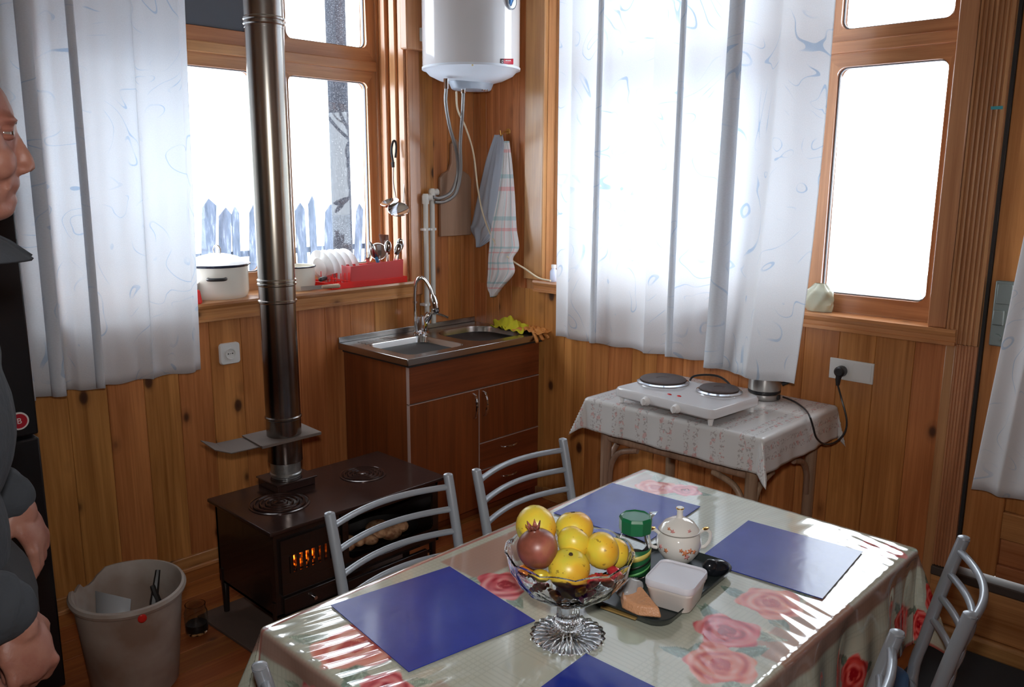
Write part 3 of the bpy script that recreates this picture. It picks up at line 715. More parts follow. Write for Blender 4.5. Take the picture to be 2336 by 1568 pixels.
uvc = n.coord((1, 1, 1), 'UV', False); sx = n.n('SeparateXYZ'); n.l(uvc, sx.inputs[0])
def stripe(src, k, off, w_): return n.math('LESS_THAN', n.math('ABSOLUTE', n.math('SUBTRACT', n.math('FRACT', n.math('ADD', n.math('MULTIPLY', src, k), off)), .5)), w_)
c = n.mix(n.math('MULTIPLY', stripe(sx.outputs[0], 3, .1, .045), .6), (.70, .69, .70), (.72, .30, .30)); c = n.mix(n.math('MULTIPLY', stripe(sx.outputs[1], 6, .2, .05), .6), c, (.72, .28, .30))
c = n.mix(n.math('MULTIPLY', stripe(sx.outputs[0], 3, .35, .04), .5), c, (.20, .45, .50)); c = n.mix(n.math('MULTIPLY', stripe(sx.outputs[1], 6, .5, .05), .5), c, (.20, .45, .50)); n.l(c, n.b.inputs['Base Color'])
towel('tea_towel', [(322, 1156, 1164), (380, 1151, 1172), (450, 1142, 1179), (520, 1128, 1184), (565, 1123, 1190), (590, 1120, 1176), (622, 1118, 1178), (655, 1116, 1150), (677, 1126, 1133)], -.050, m_tw2, 'white towel with red and teal checks hanging beside the grey one', 1.6, .022, 1.5)
q = P(1158, 300, 0, -.004)
hk = thing('coat_hook', tuple(q), 'small brass wall hook holding the two towels', 'hook')
MB().lathe([(.016, 0), (.014, .004), (0, .005)], (0, q[1], q[2]), 14, (-1, 0, 0)).build('rosette', mat('brass', (.55, .30, .08), .35, .8), hk)
MB().tube(spline([(-.004, q[1], q[2]), (-.030, q[1], q[2]-.004), (-.050, q[1], q[2]-.022), (-.058, q[1], q[2]+.004)], 5), .0035, 8).build('prong', MATS['brass'], hk)
# ladle and skimmer hang on the right reveal of window_1
def px3(x, y, yy): return P(x, y, 1, yy)
ld = thing('ladle', tuple(px3(890, 470, .06)), 'steel ladle with a black looped handle hanging on the window reveal', 'ladle')
hs_ = [px3(*q) for q in ((897, 372, .05), (893, 345, .05), (896, 325, .05), (901, 322, .05), (904, 335, .045), (902, 360, .045))]
MB().tube(spline(hs_, 5), .0055, 8).build('handle', m_black, ld)
MB().tube([px3(896, 370, .05), px3(897, 382, .05)], [.009, .007], 8).build('handle_grip', m_black, ld)
MB().tube(spline([px3(897, 380, .05), px3(897, 415, .05), px3(901, 440, .05), px3(903, 452, .045)], 5), .004, 8).build('stem', m_steel, ld)
def bowl_(par, c, r, d, nrm, m, nm='bowl'):
    pr = [(0, -d), (r*.5, -d*.85), (r*.85, -d*.45), (r, 0), (r*.97, 0.001), (r*.8, -d*.4), (r*.45, -d*.78), (0, -d*.93)]
    return MB().lathe(pr, c, 24, nrm).build(nm, m, par)
bowl_(ld, px3(889, 461, .035), .046, .024, unit((-.35, -.1, .85)), m_chrome)
sk = thing('skimmer', tuple(px3(912, 480, .03)), 'skimmer with cream handle and oval steel disc hanging on the window reveal', 'skimmer')
MB().lathe([(.004, 0), (.008, .02), (.010, .05), (.010, .09), (.006, .105), (.003, .11)], px3(923, 371, .02), 14).build('handle', mat('cream_plastic', (.62, .58, .45), .4), sk)
MB().tube([px3(924, 372, .02), px3(922, 420, .015), px3(921, 462, .005)], .0022, 6).build('stem', m_steel, sk)
MB().lathe([(0, -.006), (.03, -.005), (.052, 0), (.050, .003), (.03, -.002), (0, -.003)], px3(909, 478, -.005), 28, unit((-.5, -.62, .62)), sy=.8).build('disc', m_chrome, sk)

# ------------------------------------------------------------------ sill of window_1: pots, rack, cutlery
ZS = 1.115
def pot(c, r, hgt, lab, lid=True, nm='enamel_pot', handle_az=None):
    p = thing(nm, (c[0], c[1], ZS), lab, 'pot')
    c = np.array([c[0], c[1], ZS])
    MB().lathe([(r*.90, 0), (r*.97, .012), (r, .03), (r, hgt), (r+.004, hgt+.003), (r-.004, hgt+.002), (r-.005, .03), (0, .012)], c, 48).build('body', m_cream, p)
    MB().tube([c+[(r+.002)*math.cos(a), (r+.002)*math.sin(a), hgt] for a in np.linspace(0, 2*PI, 48, endpoint=False)], .0035, 6, True).build('rim', mat('dark_blue_enamel', (.02, .03, .06), .2), p)
    for az in (handle_az or []):
        d = np.array([math.cos(az), math.sin(az), 0]); e_ = np.array([-d[1], d[0], 0]); q = c+d*r+[0, 0, hgt*.66]
        MB().tube(spline([q-e_*.034, q-e_*.034+d*.018, q-e_*.02+d*.030, q+e_*.02+d*.030, q+e_*.034+d*.018, q+e_*.034], 4), .007, 8).build('handle', m_black, p)
    if lid:
        l = MB().lathe([(r+.008, hgt+.002), (r+.010, hgt+.008), (r*.93, hgt+.020), (r*.6, hgt+.038), (r*.25, hgt+.048), (0, hgt+.050), ], c, 48).build('lid', mat('white_lid_enamel', (.86, .88, .90), .15), p)
        MB().tube([c+[(r+.009)*math.cos(a), (r+.009)*math.sin(a), hgt+.005] for a in np.linspace(0, 2*PI, 48, endpoint=False)], .003, 6, True).build('lid_rim', MATS['dark_blue_enamel'], l)
        q = c+np.array([0, 0, hgt+.049])
        MB().tube(spline([q-_r*.013, q-_r*.014+[0, 0, .02], q+[0, 0, .036], q+_r*.014+[0, 0, .02], q+_r*.013], 5), .003, 8).build('lid_loop', m_steel, l)
    return p
azc = math.atan2(-1, -.42)
pot((-1.375, .125), .122, .135, 'big cream enamel pot with its lid on, left of the stove pipe on the sill', True, handle_az=[azc-.12, azc+PI-.12])
pot((-1.010, .115), .088, .105, 'smaller open cream enamel pot right of the stove pipe on the sill', False, handle_az=[azc-1.2])
c = P(449, 640, 1, .08); bw = thing('enamel_bowl', (c[0]-.080, .10, ZS), 'white bowl at the curtain edge left of the big pot', 'bowl')
MB().shell([(.035, .0), (.05, .004), (.080, .035), (.088, .075), (.085, .075), (.075, .035), (.045, .008), (0.001, .008)], (c[0]-.080, .10, ZS), 32).build('body', m_white, bw)
c = P(444, 640, 1, -.0); rp = MB().lathe([(.02, 0), (.024, .004), (.022, .02), (.018, .05), (.012, .055), (0, .055)], (c[0], .0, ZS), 18).build('red_jar', m_red); tag(rp, 'small red jar by the curtain edge on the left window sill', 'jar')
# dish rack
rk = thing('dish_rack', (-.70, .03, ZS), 'red plastic dish rack on the right end of the left window sill', 'dish rack')
X0, X1, Y0, Y1 = -.905, -.475, -.022, .165
MB().box((X0, Y0, ZS), (X1, Y1, ZS+.004)).box((X0, Y0-.004, ZS), (X1, Y0, ZS+.028)).box((X0, Y1, ZS), (X1, Y1+.004, ZS+.028)).box((X0-.004, Y0, ZS), (X0, Y1, ZS+.028)).box((X1, Y0, ZS), (X1+.004, Y1, ZS+.028)).build('tray', m_red, rk, bevel=.002)
m_redt = mat('translucent_red_plastic', (.80, .07, .07), .35, Transmission_Weight=.35)
b_ = MB(); xx0, xx1 = -.80, -.492
v = [(xx0, -.016, ZS+.020), (xx1, -.016, ZS+.020), (xx1, -.020, ZS+.112), (xx0, -.020, ZS+.098)]
b_.add(v+[(p[0], p[1]+.004, p[2]) for p in v], [(0, 1, 2, 3), (7, 6, 5, 4), (0, 4, 5, 1), (1, 5, 6, 2), (2, 6, 7, 3), (3, 7, 4, 0)])
b_.box((xx0, -.016, ZS+.02), (xx0+.004, .055, ZS+.098)).box((xx1-.004, -.016, ZS+.02), (xx1, .055, ZS+.110)).box((xx0, .052, ZS+.02), (xx1, .056, ZS+.10)).box((xx0, -.016, ZS+.018), (xx1, .056, ZS+.022)).build('cutlery_box', m_redt, rk, bevel=.0015)
for i in range(12):
    x = X0+.012+i*.036
    for yy in (.085, .14):
        MB().tube([(x, yy, ZS+.003), (x, yy, ZS+.075)], [.003, .0016], 6).build('tooth', m_red, rk, smooth=False)
for i in range(5):
    x = X0+.010+i*.022; MB().tube([(x, -.012, ZS+.020), (x, -.012, ZS+.07)], [.003, .002], 6).build('tooth', m_red, rk, smooth=False)
MB().cyl((X0-.002, -.024, ZS+.052), (-.80, -.024, ZS+.028), .003, 6).cyl((X0, -.014, ZS+.028), (X0, -.014, ZS+.062), .003, 6).build('rail', m_red, rk)
# plates and cups standing in the rack
m_plate = mat('white_china', (.85, .86, .87), .12)
for i in range(5):
    x = -.885+i*.036+.004; d = unit((1, .12, .28))
    o = MB().lathe([(0, 0), (.045, .0), (.052, .006), (.078, .012), (.080, .014), (.052, .009), (.044, .003), (0, .003)], (x, .112, ZS+.090), 30, d).build('plate', m_plate)
    tag(o, ['first white plate from the left in the red dish rack', 'second white plate from the left in the red dish rack', 'middle one of the five white plates in the dish rack', 'white plate second from the cups in the red dish rack', 'white plate nearest the upturned cups in the dish rack'][i], 'plate', 'plates in the dish rack')
for (x, yy, lb) in ((-.72, .115, 'white cup upside down behind the red cutlery box, the left one'), (-.645, .12, 'white cup upside down behind the red cutlery box, the right one')):
    c = thing('cup', (x, yy, ZS+.006), lb, 'cup'); MB().shell([(.030, .070), (.036, .045), (.038, .004), (.036, .004), (.034, .045), (.028, .067), (.001, .067)], (x, yy, ZS+.004), 28).build('body', m_plate, c)
    MB().lathe([(.029, .069), (.022, .076), (.020, .072), (0, .071)], (x, yy, ZS+.004), 24).build('foot', m_plate, c)
    MB().tube(spline([(x-.036, yy-.005, ZS+.06), (x-.058, yy-.012, ZS+.052), (x-.056, yy-.012, ZS+.03), (x-.037, yy-.005, ZS+.022)], 5), .004, 8).build('handle', m_plate, c)
# cutlery: spoons, forks, blue-handled knife, brown spatula
R_ = random.Random(11)
def spoon(x, yy, lean, ly, L, lab, fork=False):
    s_ = thing('fork' if fork else 'spoon', (x, yy, ZS+.022), lab, 'fork' if fork else 'spoon', None)
    d = unit((lean, ly, 1)); a = np.array([x, yy, ZS+.024]); e_ = a+d*L
    MB().tube([a, a+d*L*.5, e_], [.0035, .0025, .0022], 6).build('handle', m_steel, s_)
    nr = unit((-.66, -.72, .1)); u_ = np.cross(d, nr)
    if fork:
        MB().obox(e_+d*.012, (.018, .002, .024), np.array([u_, nr, d]).T).build('fork_head', m_steel, s_)
        for k in range(4): MB().cyl(e_+d*.022+u_*(k-1.5)*.0052, e_+d*.052+u_*(k-1.5)*.0055, .0012, 5).build('tine', m_steel, s_)
    else:
        RR = np.array([u_, nr, d]).T; MB().ell(e_+d*.026, (.0175, .005, .030), RR, 18, 12).build('spoon_bowl', m_chrome, s_)
for (x, ly, ln, L, fk, lb) in ((-.600, -.10, -.15, .115, True, 'steel fork standing tilted left in the red cutlery box'), (-.575, .0, .10, .125, False, 'steel spoon leaning in the middle of the red cutlery box'), (-.560, -.15, .32, .12, False, 'steel spoon leaning right in the red cutlery box'),
        (-.545, .05, -.10, .13, True, 'steel fork standing near the spoons in the red cutlery box'), (-.530, -.1, .22, .135, False, 'tall steel spoon leaning right beside the brown spatula'), (-.510, -.12, .05, .135, False, 'big steel spoon nearest the right end of the red cutlery box'), (-.66, -.05, -.25, .085, True, 'short steel fork leaning left in the red cutlery box')):
    spoon(x, .012, ln, ly, L, lb, fk)
kn = thing('kitchen_knife', (-.60, .03, ZS+.022), 'broad knife with a blue handle base tilted left in the cutlery box', 'knife')
d = unit((-.42, -.05, 1)); nr = unit((-.6, -.78, 0)); u_ = np.cross(d, nr); RR = np.array([u_, nr, d]).T; a = np.array([-.578, .03, ZS+.024])
MB().obox(a+d*.055, (.016, .010, .11), RR).build('handle', mat('blue_handle', (.03, .22, .42), .4), kn, bevel=.003)
MB().add([a+d*.11-u_*.011, a+d*.11+u_*.011, a+d*.165+u_*.012, a+d*.205-u_*.006, a+d*.17-u_*.011], [(0, 1, 2, 3, 4)]).build('blade', m_steel, kn, solid=.0015)
sp_ = thing('spatula', (-.515, .035, ZS+.022), 'brown plastic spatula standing upright in the cutlery box', 'spatula')
a = np.array([-.530, .04, ZS+.024]); d = unit((-.16, .0, 1)); u_ = unit(np.cross(d, unit((-.5, -.85, 0)))); mbr = mat('brown_nylon', (.13, .04, .02), .4)
MB().cyl(a, a+d*.115, .005, 8).build('handle', mbr, sp_)
MB().add([a+d*.11-u_*.016, a+d*.11+u_*.016, a+d*.205+u_*.024, a+d*.215-u_*.022], [(0, 1, 2, 3)]).build('blade', mbr, sp_, solid=.003)
w_ = thing('strainer', (-.590, .05, ZS+.022), 'dark round mesh strainer behind the cutlery', 'strainer')
c = np.array([-.585, .055, ZS+.150]); MB().tube([c+.040*(math.cos(a)*np.array([.8, -.6, 0])+math.sin(a)*np.array([0, 0, 1.])) for a in np.linspace(0, 2*PI, 28, endpoint=False)], .0025, 6, True).build('ring', m_steel, w_)
MB().lathe([(0, .02), (.02, .017), (.034, .008), (.039, 0)], c, 24, (.55, .75, 0)).build('mesh', mat('brown_mesh', (.16, .09, .06), .5, .4), w_)
MB().cyl(c-[0, 0, .04], (c[0]+.004, c[1], ZS+.024), .003, 6).build('handle', m_steel, w_)
# knife handles sticking out to the left of the rack
def lying(nm, a, c, r, m, lab, tip):
    q = thing(nm, tuple(np.array(a)), lab, 'knife'); MB().cap(a, c, r, r*.9, 10).build('handle', m, q)
    d = unit(np.array(c)-np.array(a)); MB().obox(np.array(c)+d*.05, (.10, .0015, .018), np.array([d, np.cross((0, 0, 1.), d), (0, 0, 1.)]).T).build('blade', m_steel, q)
lying('kitchen_knife', (-.965, -.02, ZS+.052), (-.93, -.005, ZS+.054), .011, m_black, 'knife with a black handle sticking out left of the red rack', 0)
lying('kitchen_knife', (-.895, -.052, ZS+.020), (-.955, -.025, ZS+.018), .0105, mat('pale_wood_handle', (.45, .33, .24), .5), 'knife with a pale wooden handle lying at the left end of the red rack', 0)
# ------------------------------------------------------------------ wood stove
m_stove = mat('brown_black_enamel', (.016, .010, .009), .22, Coat_Weight=.4); m_stovetop = mat('stove_plate', (.045, .022, .018), .20, .3)
n = N(m_stovetop); n.l(n.ramp(n.noise(n.coord((1, 1, 1)), 9, 4, .6), [(.3, (.12, .12, .12)), (.7, (.24, .24, .24))]), n.b.inputs['Roughness'])
SX0, SX1, SY0, SY1, SZ = -1.750, -.975, -.870, -.425, .462
st = thing('wood_stove', ((SX0+SX1)/2, (SY0+SY1)/2, .012), 'low dark brown enamel wood stove with two ring hotplates', 'stove')
MB().box((SX0, SY0, SZ-.014), (SX1, SY1, SZ)).build('cooktop', m_stovetop, st, bevel=.004)
def ringhob(c, R):
    h_ = MB().lathe([(R, 0), (R, .0025), (R-.006, .004), (R-.010, .0015), (0, .0015)], (c[0], c[1], SZ), 48).build('hob_plate', m_stovetop, st)
    for k in range(4):
        r = R*(.80-.19*k); MB().tube([(c[0]+r*math.cos(a), c[1]+r*math.sin(a), SZ+.003) for a in np.linspace(0, 2*PI, 44, endpoint=False)], .0052, 6, True).build('hob_ring', m_stovetop, h_)
    MB().lathe([(.020, 0), (.020, .006), (.012, .009), (0, .009)], (c[0], c[1], SZ), 20).build('hob_knob', m_stovetop, h_)
ringhob((-1.588, -.655), .108); ringhob((-1.195, -.62), .092)
bz = .135
ringplate(MB(), (SX0+.025, -1.46, bz, SZ-.014), (-1.668, -1.512, .294, .348), .003, 0, .02, lambda u, v, d: (u, SY0+.03+d, v), 2).box((SX0+.025, SY0+.05, bz), (SX0+.04, SY1-.01, SZ-.014)).box((-1.47, SY0+.05, bz), (-1.455, SY1-.01, SZ-.014)).box((SX0+.025, SY1-.025, bz), (-1.46, SY1-.01, SZ-.014)).box((SX0+.025, SY0+.03, bz), (-1.46, SY1-.01, bz+.012)).build('firebox', m_stove, st, bevel=.003)
# oven side: open compartment above, shelf, drawer
for (lo, hi, nm) in (((-1.455, SY1-.03, .19), (SX1-.02, SY1-.01, SZ-.014), 'back_plate'), ((SX1-.035, SY0+.03, .19), (SX1-.02, SY1-.01, SZ-.014), 'side_plate'), ((-1.455, SY0+.03, .19), (SX1-.02, SY1-.01, .212), 'oven_floor'), ((-1.455, SY0+.03, .425), (SX1-.02, SY0+.05, SZ-.014), 'top_strip'), ((-1.455, SY0+.01, .212), (SX1-.02, SY0+.04, .232), 'sill_strip')):
    MB().box(lo, hi).build(nm, m_stove, st, bevel=.002)
# oven window frame (glass over the lit food dish) with slanted lower shelf
ow = ringplate(MB(), (-1.450, SX1-.025, .232, .425), (-1.425, SX1-.05, .250, .410), .02, 0, .012, lambda u, v, d: (u, SY0+.028+d, v)).build('oven_door', m_stove, st, smooth=False)
MB().box((-1.45, SY0+.002, .118), (SX1-.10, SY0+.018, .185)).build('drawer_front', m_stove, st, bevel=.003)
# oven interior: baking tray with browned pieces
m_bread = mat('baked_crust', (.42, .20, .09), .7); n = N(m_bread); n.l(n.ramp(n.noise(n.coord((1, 1, 1)), 40, 4), [(.35, (.26, .10, .04)), (.6, (.60, .34, .18))]), n.b.inputs['Base Color'])
tr_ = thing('baking_tray', (-1.21, -.70, .213), 'dark oval baking tray inside the stove opening', 'baking tray')
MB().shell([(.10, 0), (.17, .002), (.20, .03), (.205, .03), (.175, 0)], (-1.21, -.685, .214), 40, lambda a, r, h: (r*(1 if True else 1)*(abs(math.cos(a))**2*.95+.05+.55*math.sin(a)**2), h)).build('dish', m_blackiron, tr_)
for k, (dx, dy, s_) in enumerate(((-.15, -.08, .030), (-.10, -.095, .028), (-.05, -.09, .032), (.0, -.095, .030), (.055, -.10, .045), (.10, -.08, .04), (-.12, .0, .035), (.03, .01, .04))):
    o = MB().ell((-1.21+dx, -.685+dy*.6, .245+.01*(k % 2)), (s_*1.25, s_*.9, s_*.62), rotm((0, 0, 1), k*.9), 12, 8).build('food_piece', m_bread)
    tag(o, ['small baked piece at the far left of the oven tray', 'baked piece second from the left at the front of the oven tray', 'baked piece left of centre in the oven tray', 'baked piece in the middle front of the oven tray', 'largest golden baked piece at the right front of the oven tray', 'big baked piece at the far right of the oven tray', 'baked piece at the back left of the oven tray', 'baked piece at the back right of the oven tray'][k], 'food', 'baked pieces in the oven tray')
# firebox door with ember slots
fd = ringplate(MB(), (-1.705, -1.475, .215, .415), (-1.675, -1.505, .290, .352), .004, 0, .014, lambda u, v, d: (u, SY0+.018+d, v), 2).build('fire_door', m_stove, st, smooth=False, bevel=.002)
for k in range(7): MB().box((-1.672+k*.0243, SY0+.016, .288), (-1.672+k*.0243+.0125, SY0+.028, .354)).build('grate_bar', m_stove, fd)
MB().cyl((-1.49, SY0+.02, .335), (-1.49, SY0-.005, .335), .008, 12).build('door_knob', m_chrome, fd)
m_ember = bpy.data.materials.new('embers'); m_ember.use_nodes = True; n = N(m_ember); f = n.noise(n.coord((1, 1, 1), rnd=False), 42, 3, .6)
n.b.inputs['Base Color'].default_value = (.02, .01, .01, 1); n.l(n.ramp(f, [(.44, (0, 0, 0)), (.52, (.9, .08, .0)), (.62, (1, .35, .03))]), n.b.inputs['Emission Color']); n.b.inputs['Emission Strength'].default_value = 3.0
em = []
for i in range(24):
    a = np.array([-1.675+.15*random.random(), SY0+.065+.06*random.random(), .285+.05*random.random()]); em.append(a)
eb = MB()
for a in em: eb.ell(a, (.024, .02, .018), rotm((0, 0, 1), random.random()*3), 8, 6)
tag(eb.build('embers', m_ember, st), kind='stuff')
MB().box((-1.700, SY0+.016, .145), (-1.478, SY0+.031, .205)).build('ash_drawer', m_stove, st, bevel=.003)
MB().cyl((-1.59, SY0+.02, .175), (-1.59, SY0-.004, .175), .007, 10).build('ash_knob', m_chrome, st)
for (x, yy) in ((SX0+.035, SY0+.045), (SX0+.035, SY1-.03), (SX1-.04, SY0+.045), (SX1-.04, SY1-.03), (-1.15, SY0+.045)):
    z1_ = .14 if x < -1.5 else .20
    MB().tube([(x, yy, .014), (x, yy, z1_+.05)], [.011, .016], 10).build('leg', m_stove, st)
MB().cyl((SX1-.04, SY0+.045, .15), (-1.15, SY0+.045, .15), .006, 8).build('stretcher', m_stove, st)
# flue box on the cooktop, stove pipe
FX, FYY = -1.465, -.500
MB().box((-1.545, -.575, SZ), (-1.385, -.43, .490)).box((-1.552, -.582, .490), (-1.378, -.425, .497)).build('flue_box', m_stovetop, st, bevel=.003)
pp = thing('stove_pipe', (FX, FYY, .498), 'tall heat-stained steel stove pipe rising from the stove', 'stove pipe')
m_pipe = mat('heat_stained_steel', (.30, .27, .24), .20, 1.0); n = N(m_pipe)
gx = n.n('NewGeometry'); s3 = n.n('SeparateXYZ'); n.l(gx.outputs['Position'], s3.inputs[0]); zf = n.math('DIVIDE', s3.outputs[2], 2.8)
cst = n.ramp(n.math('ADD', zf, n.math('MULTIPLY', n.math('SUBTRACT', n.noise(n.coord((3, 3, 1.5), rnd=False), 2, 3), .5), .14)), [(.18, (.13, .11, .10)), (.26, (.36, .33, .31)), (.30, (.17, .13, .12)), (.40, (.30, .23, .19)), (.455, (.52, .49, .43)), (.60, (.56, .52, .43)), (.75, (.62, .61, .58)), (1, (.62, .62, .60))])
n.l(cst, n.b.inputs['Base Color']); n.b.inputs['Roughness'].default_value = .23
RP = .0645
def pipe_sec(z0, z1, nm, bands=(), r=RP, m=m_pipe):
    pr = [(r, z0)]
    for bz_ in bands: pr += [(r, bz_-.007), (r+.0035, bz_-.003), (r+.0035, bz_+.003), (r, bz_+.007)]
    pr += [(r, z1)]; MB().lathe(pr, (FX, FYY, 0), 48).build(nm, m, pp)
pipe_sec(.498, .575, 'collar', (.510,), .056, mat('foil_wrap', (.42, .43, .42), .38, .9)); N(MATS['foil_wrap']).bump(N(MATS['foil_wrap']).noise(N(MATS['foil_wrap']).coord((1, 1, 1)), 60, 4), .6, .004)
pipe_sec(.560, .742, 'pipe_section', (.732,)); pipe_sec(.742, 1.165, 'pipe_section', ()); pipe_sec(1.165, 2.12, 'pipe_section', (1.172, 1.235, 1.248), RP+.0015); pipe_sec(2.12, 2.65, 'pipe_section', (2.135, 2.150), RP+.003)
MB().tube(spline([(FX, FYY, 2.64), (FX, FYY, 2.70), (FX, FYY+.06, 2.735), (FX, FYY+.14, 2.74)], 5), RP, 24).build('elbow', m_pipe, pp)
# grey board shelf round the pipe
m_card = mat('grey_cardboard', (.15, .115, .095), .75)
cs = thing('pipe_shelf', (-1.53, -.46, .655), 'bent grey board plates resting round the stove pipe', 'board')
Rt = rotm((0, 1, 0), 0.02)
def plate_(pts, z, th, nm):
    zz = [z+q[2] for q in pts]; v = [(q[0], q[1], zz[i]) for i, q in enumerate(pts)]+[(q[0], q[1], zz[i]+th) for i, q in enumerate(pts)]; K = len(pts)
    MB().add(v, [tuple(range(K))[::-1], tuple(range(K, 2*K))]+[(i, (i+1) % K, K+(i+1) % K, K+i) for i in range(K)]).build(nm, m_card, cs, bevel=.001)
plate_([(-1.705, -.545, 0), (-1.50, -.555, 0), (-1.49, -.41, 0), (-1.69, -.40, 0)], .650, .004, 'lower_plate')
plate_([(-1.745, -.505, .012), (-1.703, -.545, .0), (-1.690, -.40, 0), (-1.738, -.38, .018)], .650, .004, 'bent_edge')
plate_([(-1.600, -.565, 0), (-1.355, -.585, .004), (-1.345, -.415, .004), (-1.585, -.40, 0)], .656, .005, 'upper_plate')
MB().box((-1.60, -.578, .652), (-1.352, -.570, .662)).build('folded_lip', m_card, cs)
# board under the stove
sb = MB().quadprism([(-1.805, -.40), (-1.775, -.98), (-.93, -.98), (-.93, -.40)], 0.0, .012).build('hearth_board', mat('dusty_grey_board', (.11, .075, .06), .8), bevel=.002); tag(sb, 'flat grey board on the floor under the wood stove', 'board')

# ------------------------------------------------------------------ bucket, jar, fridge
m_bk = mat('bucket_plastic', (.34, .28, .23), .5); n = N(m_bk)
n.l(n.ramp(n.noise(n.coord((1, 1, 1)), 5, 4), [(.35, (.26, .19, .15)), (.62, (.42, .38, .34))]), n.b.inputs['Base Color'])
bc = np.array([-2.135, -.655, 0]); az0 = math.atan2(bc[1]-CAM[1], bc[0]-CAM[0])
bk = thing('bucket', tuple(bc), 'big off-white plastic bucket with a broken rim on the floor', 'bucket')
def bmod(a, r, h):
    e = 1+.13*abs(math.cos(a-az0))**2 if h > .0 else 1
    br = 0.0
    if h > .3:
        for (c_, w_, d_) in ((az0+.75, .20, .035), (az0+1.15, .14, .022), (az0+.5, .10, .012)):
            da = (a-c_+PI) % (2*PI)-PI; br += d_*math.exp(-(da/w_)**4)
    return r*(1+(e-1)*min(1, h/.3)), h-br
MB().shell([(.001, .004), (.115, .004), (.122, 0), (.130, .010), (.160, .322), (.170, .324), (.173, .334), (.168, .343), (.160, .345), (.154, .335), (.125, .012), (.001, .008)], bc, 72, bmod).build('body', m_bk, bk)
MB().ell(bc+np.array([-.035, -.190, .318]), (.013, .004, .014), rotm((0, 0, 1), -.2), 12, 8).build('red_stain', m_red, bk)
wp = MB().add([bc+np.array(q) for q in ((-.11, -.02, .20), (-.05, -.10, .20), (-.02, -.07, .33), (-.09, .02, .35))], [(0, 1, 2, 3)]).build('crumpled_wrapper', mat('white_foil', (.40, .42, .44), .4), solid=.003); tag(wp, 'pale crumpled wrapper inside the left of the bucket', 'wrapper')
R_ = random.Random(4)
sk_ = thing('charred_stick', tuple(bc+[.07, .0, .03]), 'black split stick standing inside the bucket', 'stick')
MB().tube([bc+[.02, -.04, .02], bc+[.085, .02, .25], bc+[.12, .055, .335]], [.016, .013, .008], 7).build('stick', m_blackiron, sk_)
MB().tube([bc+[.12, -.02, .02], bc+[.095, .012, .25], bc+[.088, .03, .30]], [.012, .011, .008], 7).build('split_piece', m_blackiron, sk_)
for k, zz in enumerate((.337, .250)):
    pass
jr = thing('glass_jar', (-1.855, -.50, 0), 'small dusty glass jar on the floor right of the bucket', 'jar')
m_jar = mat('clear_glass', (.9, .95, .93), .03, Transmission_Weight=1.0, IOR=1.3)
MB().shell([(.001, .003), (.035, .003), (.040, .012), (.040, .085), (.034, .098), (.036, .112), (.033, .112), (.031, .098), (.037, .084), (.037, .014), (.001, .008)], (-1.855, -.50, .0), 32).build('glass', m_jar, jr)
MB().lathe([(.036, .013), (.036, .040), (0, .042)], (-1.855, -.50, 0), 28).build('contents', mat('dark_grit', (.05, .045, .05), .8), jr)
fg = thing('fridge', (-2.62, -.30, 0), 'tall black fridge at the left edge behind the man', 'fridge')
m_fr = mat('gloss_black', (.010, .010, .012), .3)
MB().box((-2.92, -.535, .03), (-2.322, -.13, 1.78)).build('body', m_fr, fg, bevel=.004)
MB().box((-2.92, -.590, .05), (-2.322, -.540, .862)).build('lower_door', m_fr, fg, bevel=.006)
ud = MB().box((-2.92, -.590, .872), (-2.322, -.540, 1.78)).build('upper_door', m_fr, fg, bevel=.006)
for x in (-2.88, -2.36):
    for yy in (-.5, -.18): MB().cyl((x, yy, 0), (x, yy, .03), .018, 10).build('foot', m_black, fg)
q = P(43, 961, 1, -.592)
bd = MB().lathe([(0, 0), (.0262, 0), (.0262, .004), (0, .004)], (q[0], -.590, q[2]), 36, (0, -1, 0)).build('badge', mat('badge_white', (.75, .74, .72), .35), fg); bd['label'] = 'round red badge with a white rim and letter'
MB().lathe([(0, 0), (.0215, 0), (.0215, .0052), (0, .0052)], (q[0], -.590, q[2]), 36, (0, -1, 0)).build('badge_disc', mat('badge_red', (.42, .01, .025), .35), bd)
tx = bpy.data.curves.new('badge_letter', 'FONT'); tx.body = 'B'; tx.size = .024; tx.extrude = .0008; tx.align_x = 'CENTER'; tx.align_y = 'CENTER'
to = bpy.data.objects.new('tmp_text', tx); COL.objects.link(to); dg = bpy.context.evaluated_depsgraph_get(); tm = bpy.data.meshes.new_from_object(to.evaluated_get(dg)); bpy.data.objects.remove(to)
to = bpy.data.objects.new('badge_letter', tm); COL.objects.link(to); to.parent = bd; tm.materials.clear(); tm.materials.append(MATS['badge_white'])
to.location = (q[0]+2.62, -.5960+.30, q[2]); to.rotation_euler = (PI/2, 0, 0)

# ------------------------------------------------------------------ sockets
so = thing('socket', (-1.413, -.006, .892), 'white round wall socket under the left window', 'socket')
m_sock = mat('socket_plastic', (.70, .70, .68), .3)
mb = MB(); ol = rrect(-1.458, -1.368, .847, .937, .014, 5); K = len(ol)
rings = [[(u, .0, v) for u, v in ol], [(u, -.009, v) for u, v in ol], [(-1.413+(u+1.413)*.93, -.014, .892+(v-.892)*.93) for u, v in ol]]
mb.v = [p for r in rings for p in r]; mb.f = [(i*K+j, (i+1)*K+j, (i+1)*K+(j+1) % K, i*K+(j+1) % K) for i in range(2) for j in range(K)]+[tuple(range(2*K, 3*K))]
mb.build('cover', m_sock, so)
MB().lathe([(.0, .0), (.018, .0), (.019, .005), (.023, .006), (.023, 0)][::-1], (-1.413, -.0135, .892), 28, (0, -1, 0)).build('insert', m_sock, so)
for dx in (-.0095, .0095): MB().cyl((-1.413+dx, -.013, .892), (-1.413+dx, -.0145, .892), .0028, 10).build('pin_hole', m_black, so)
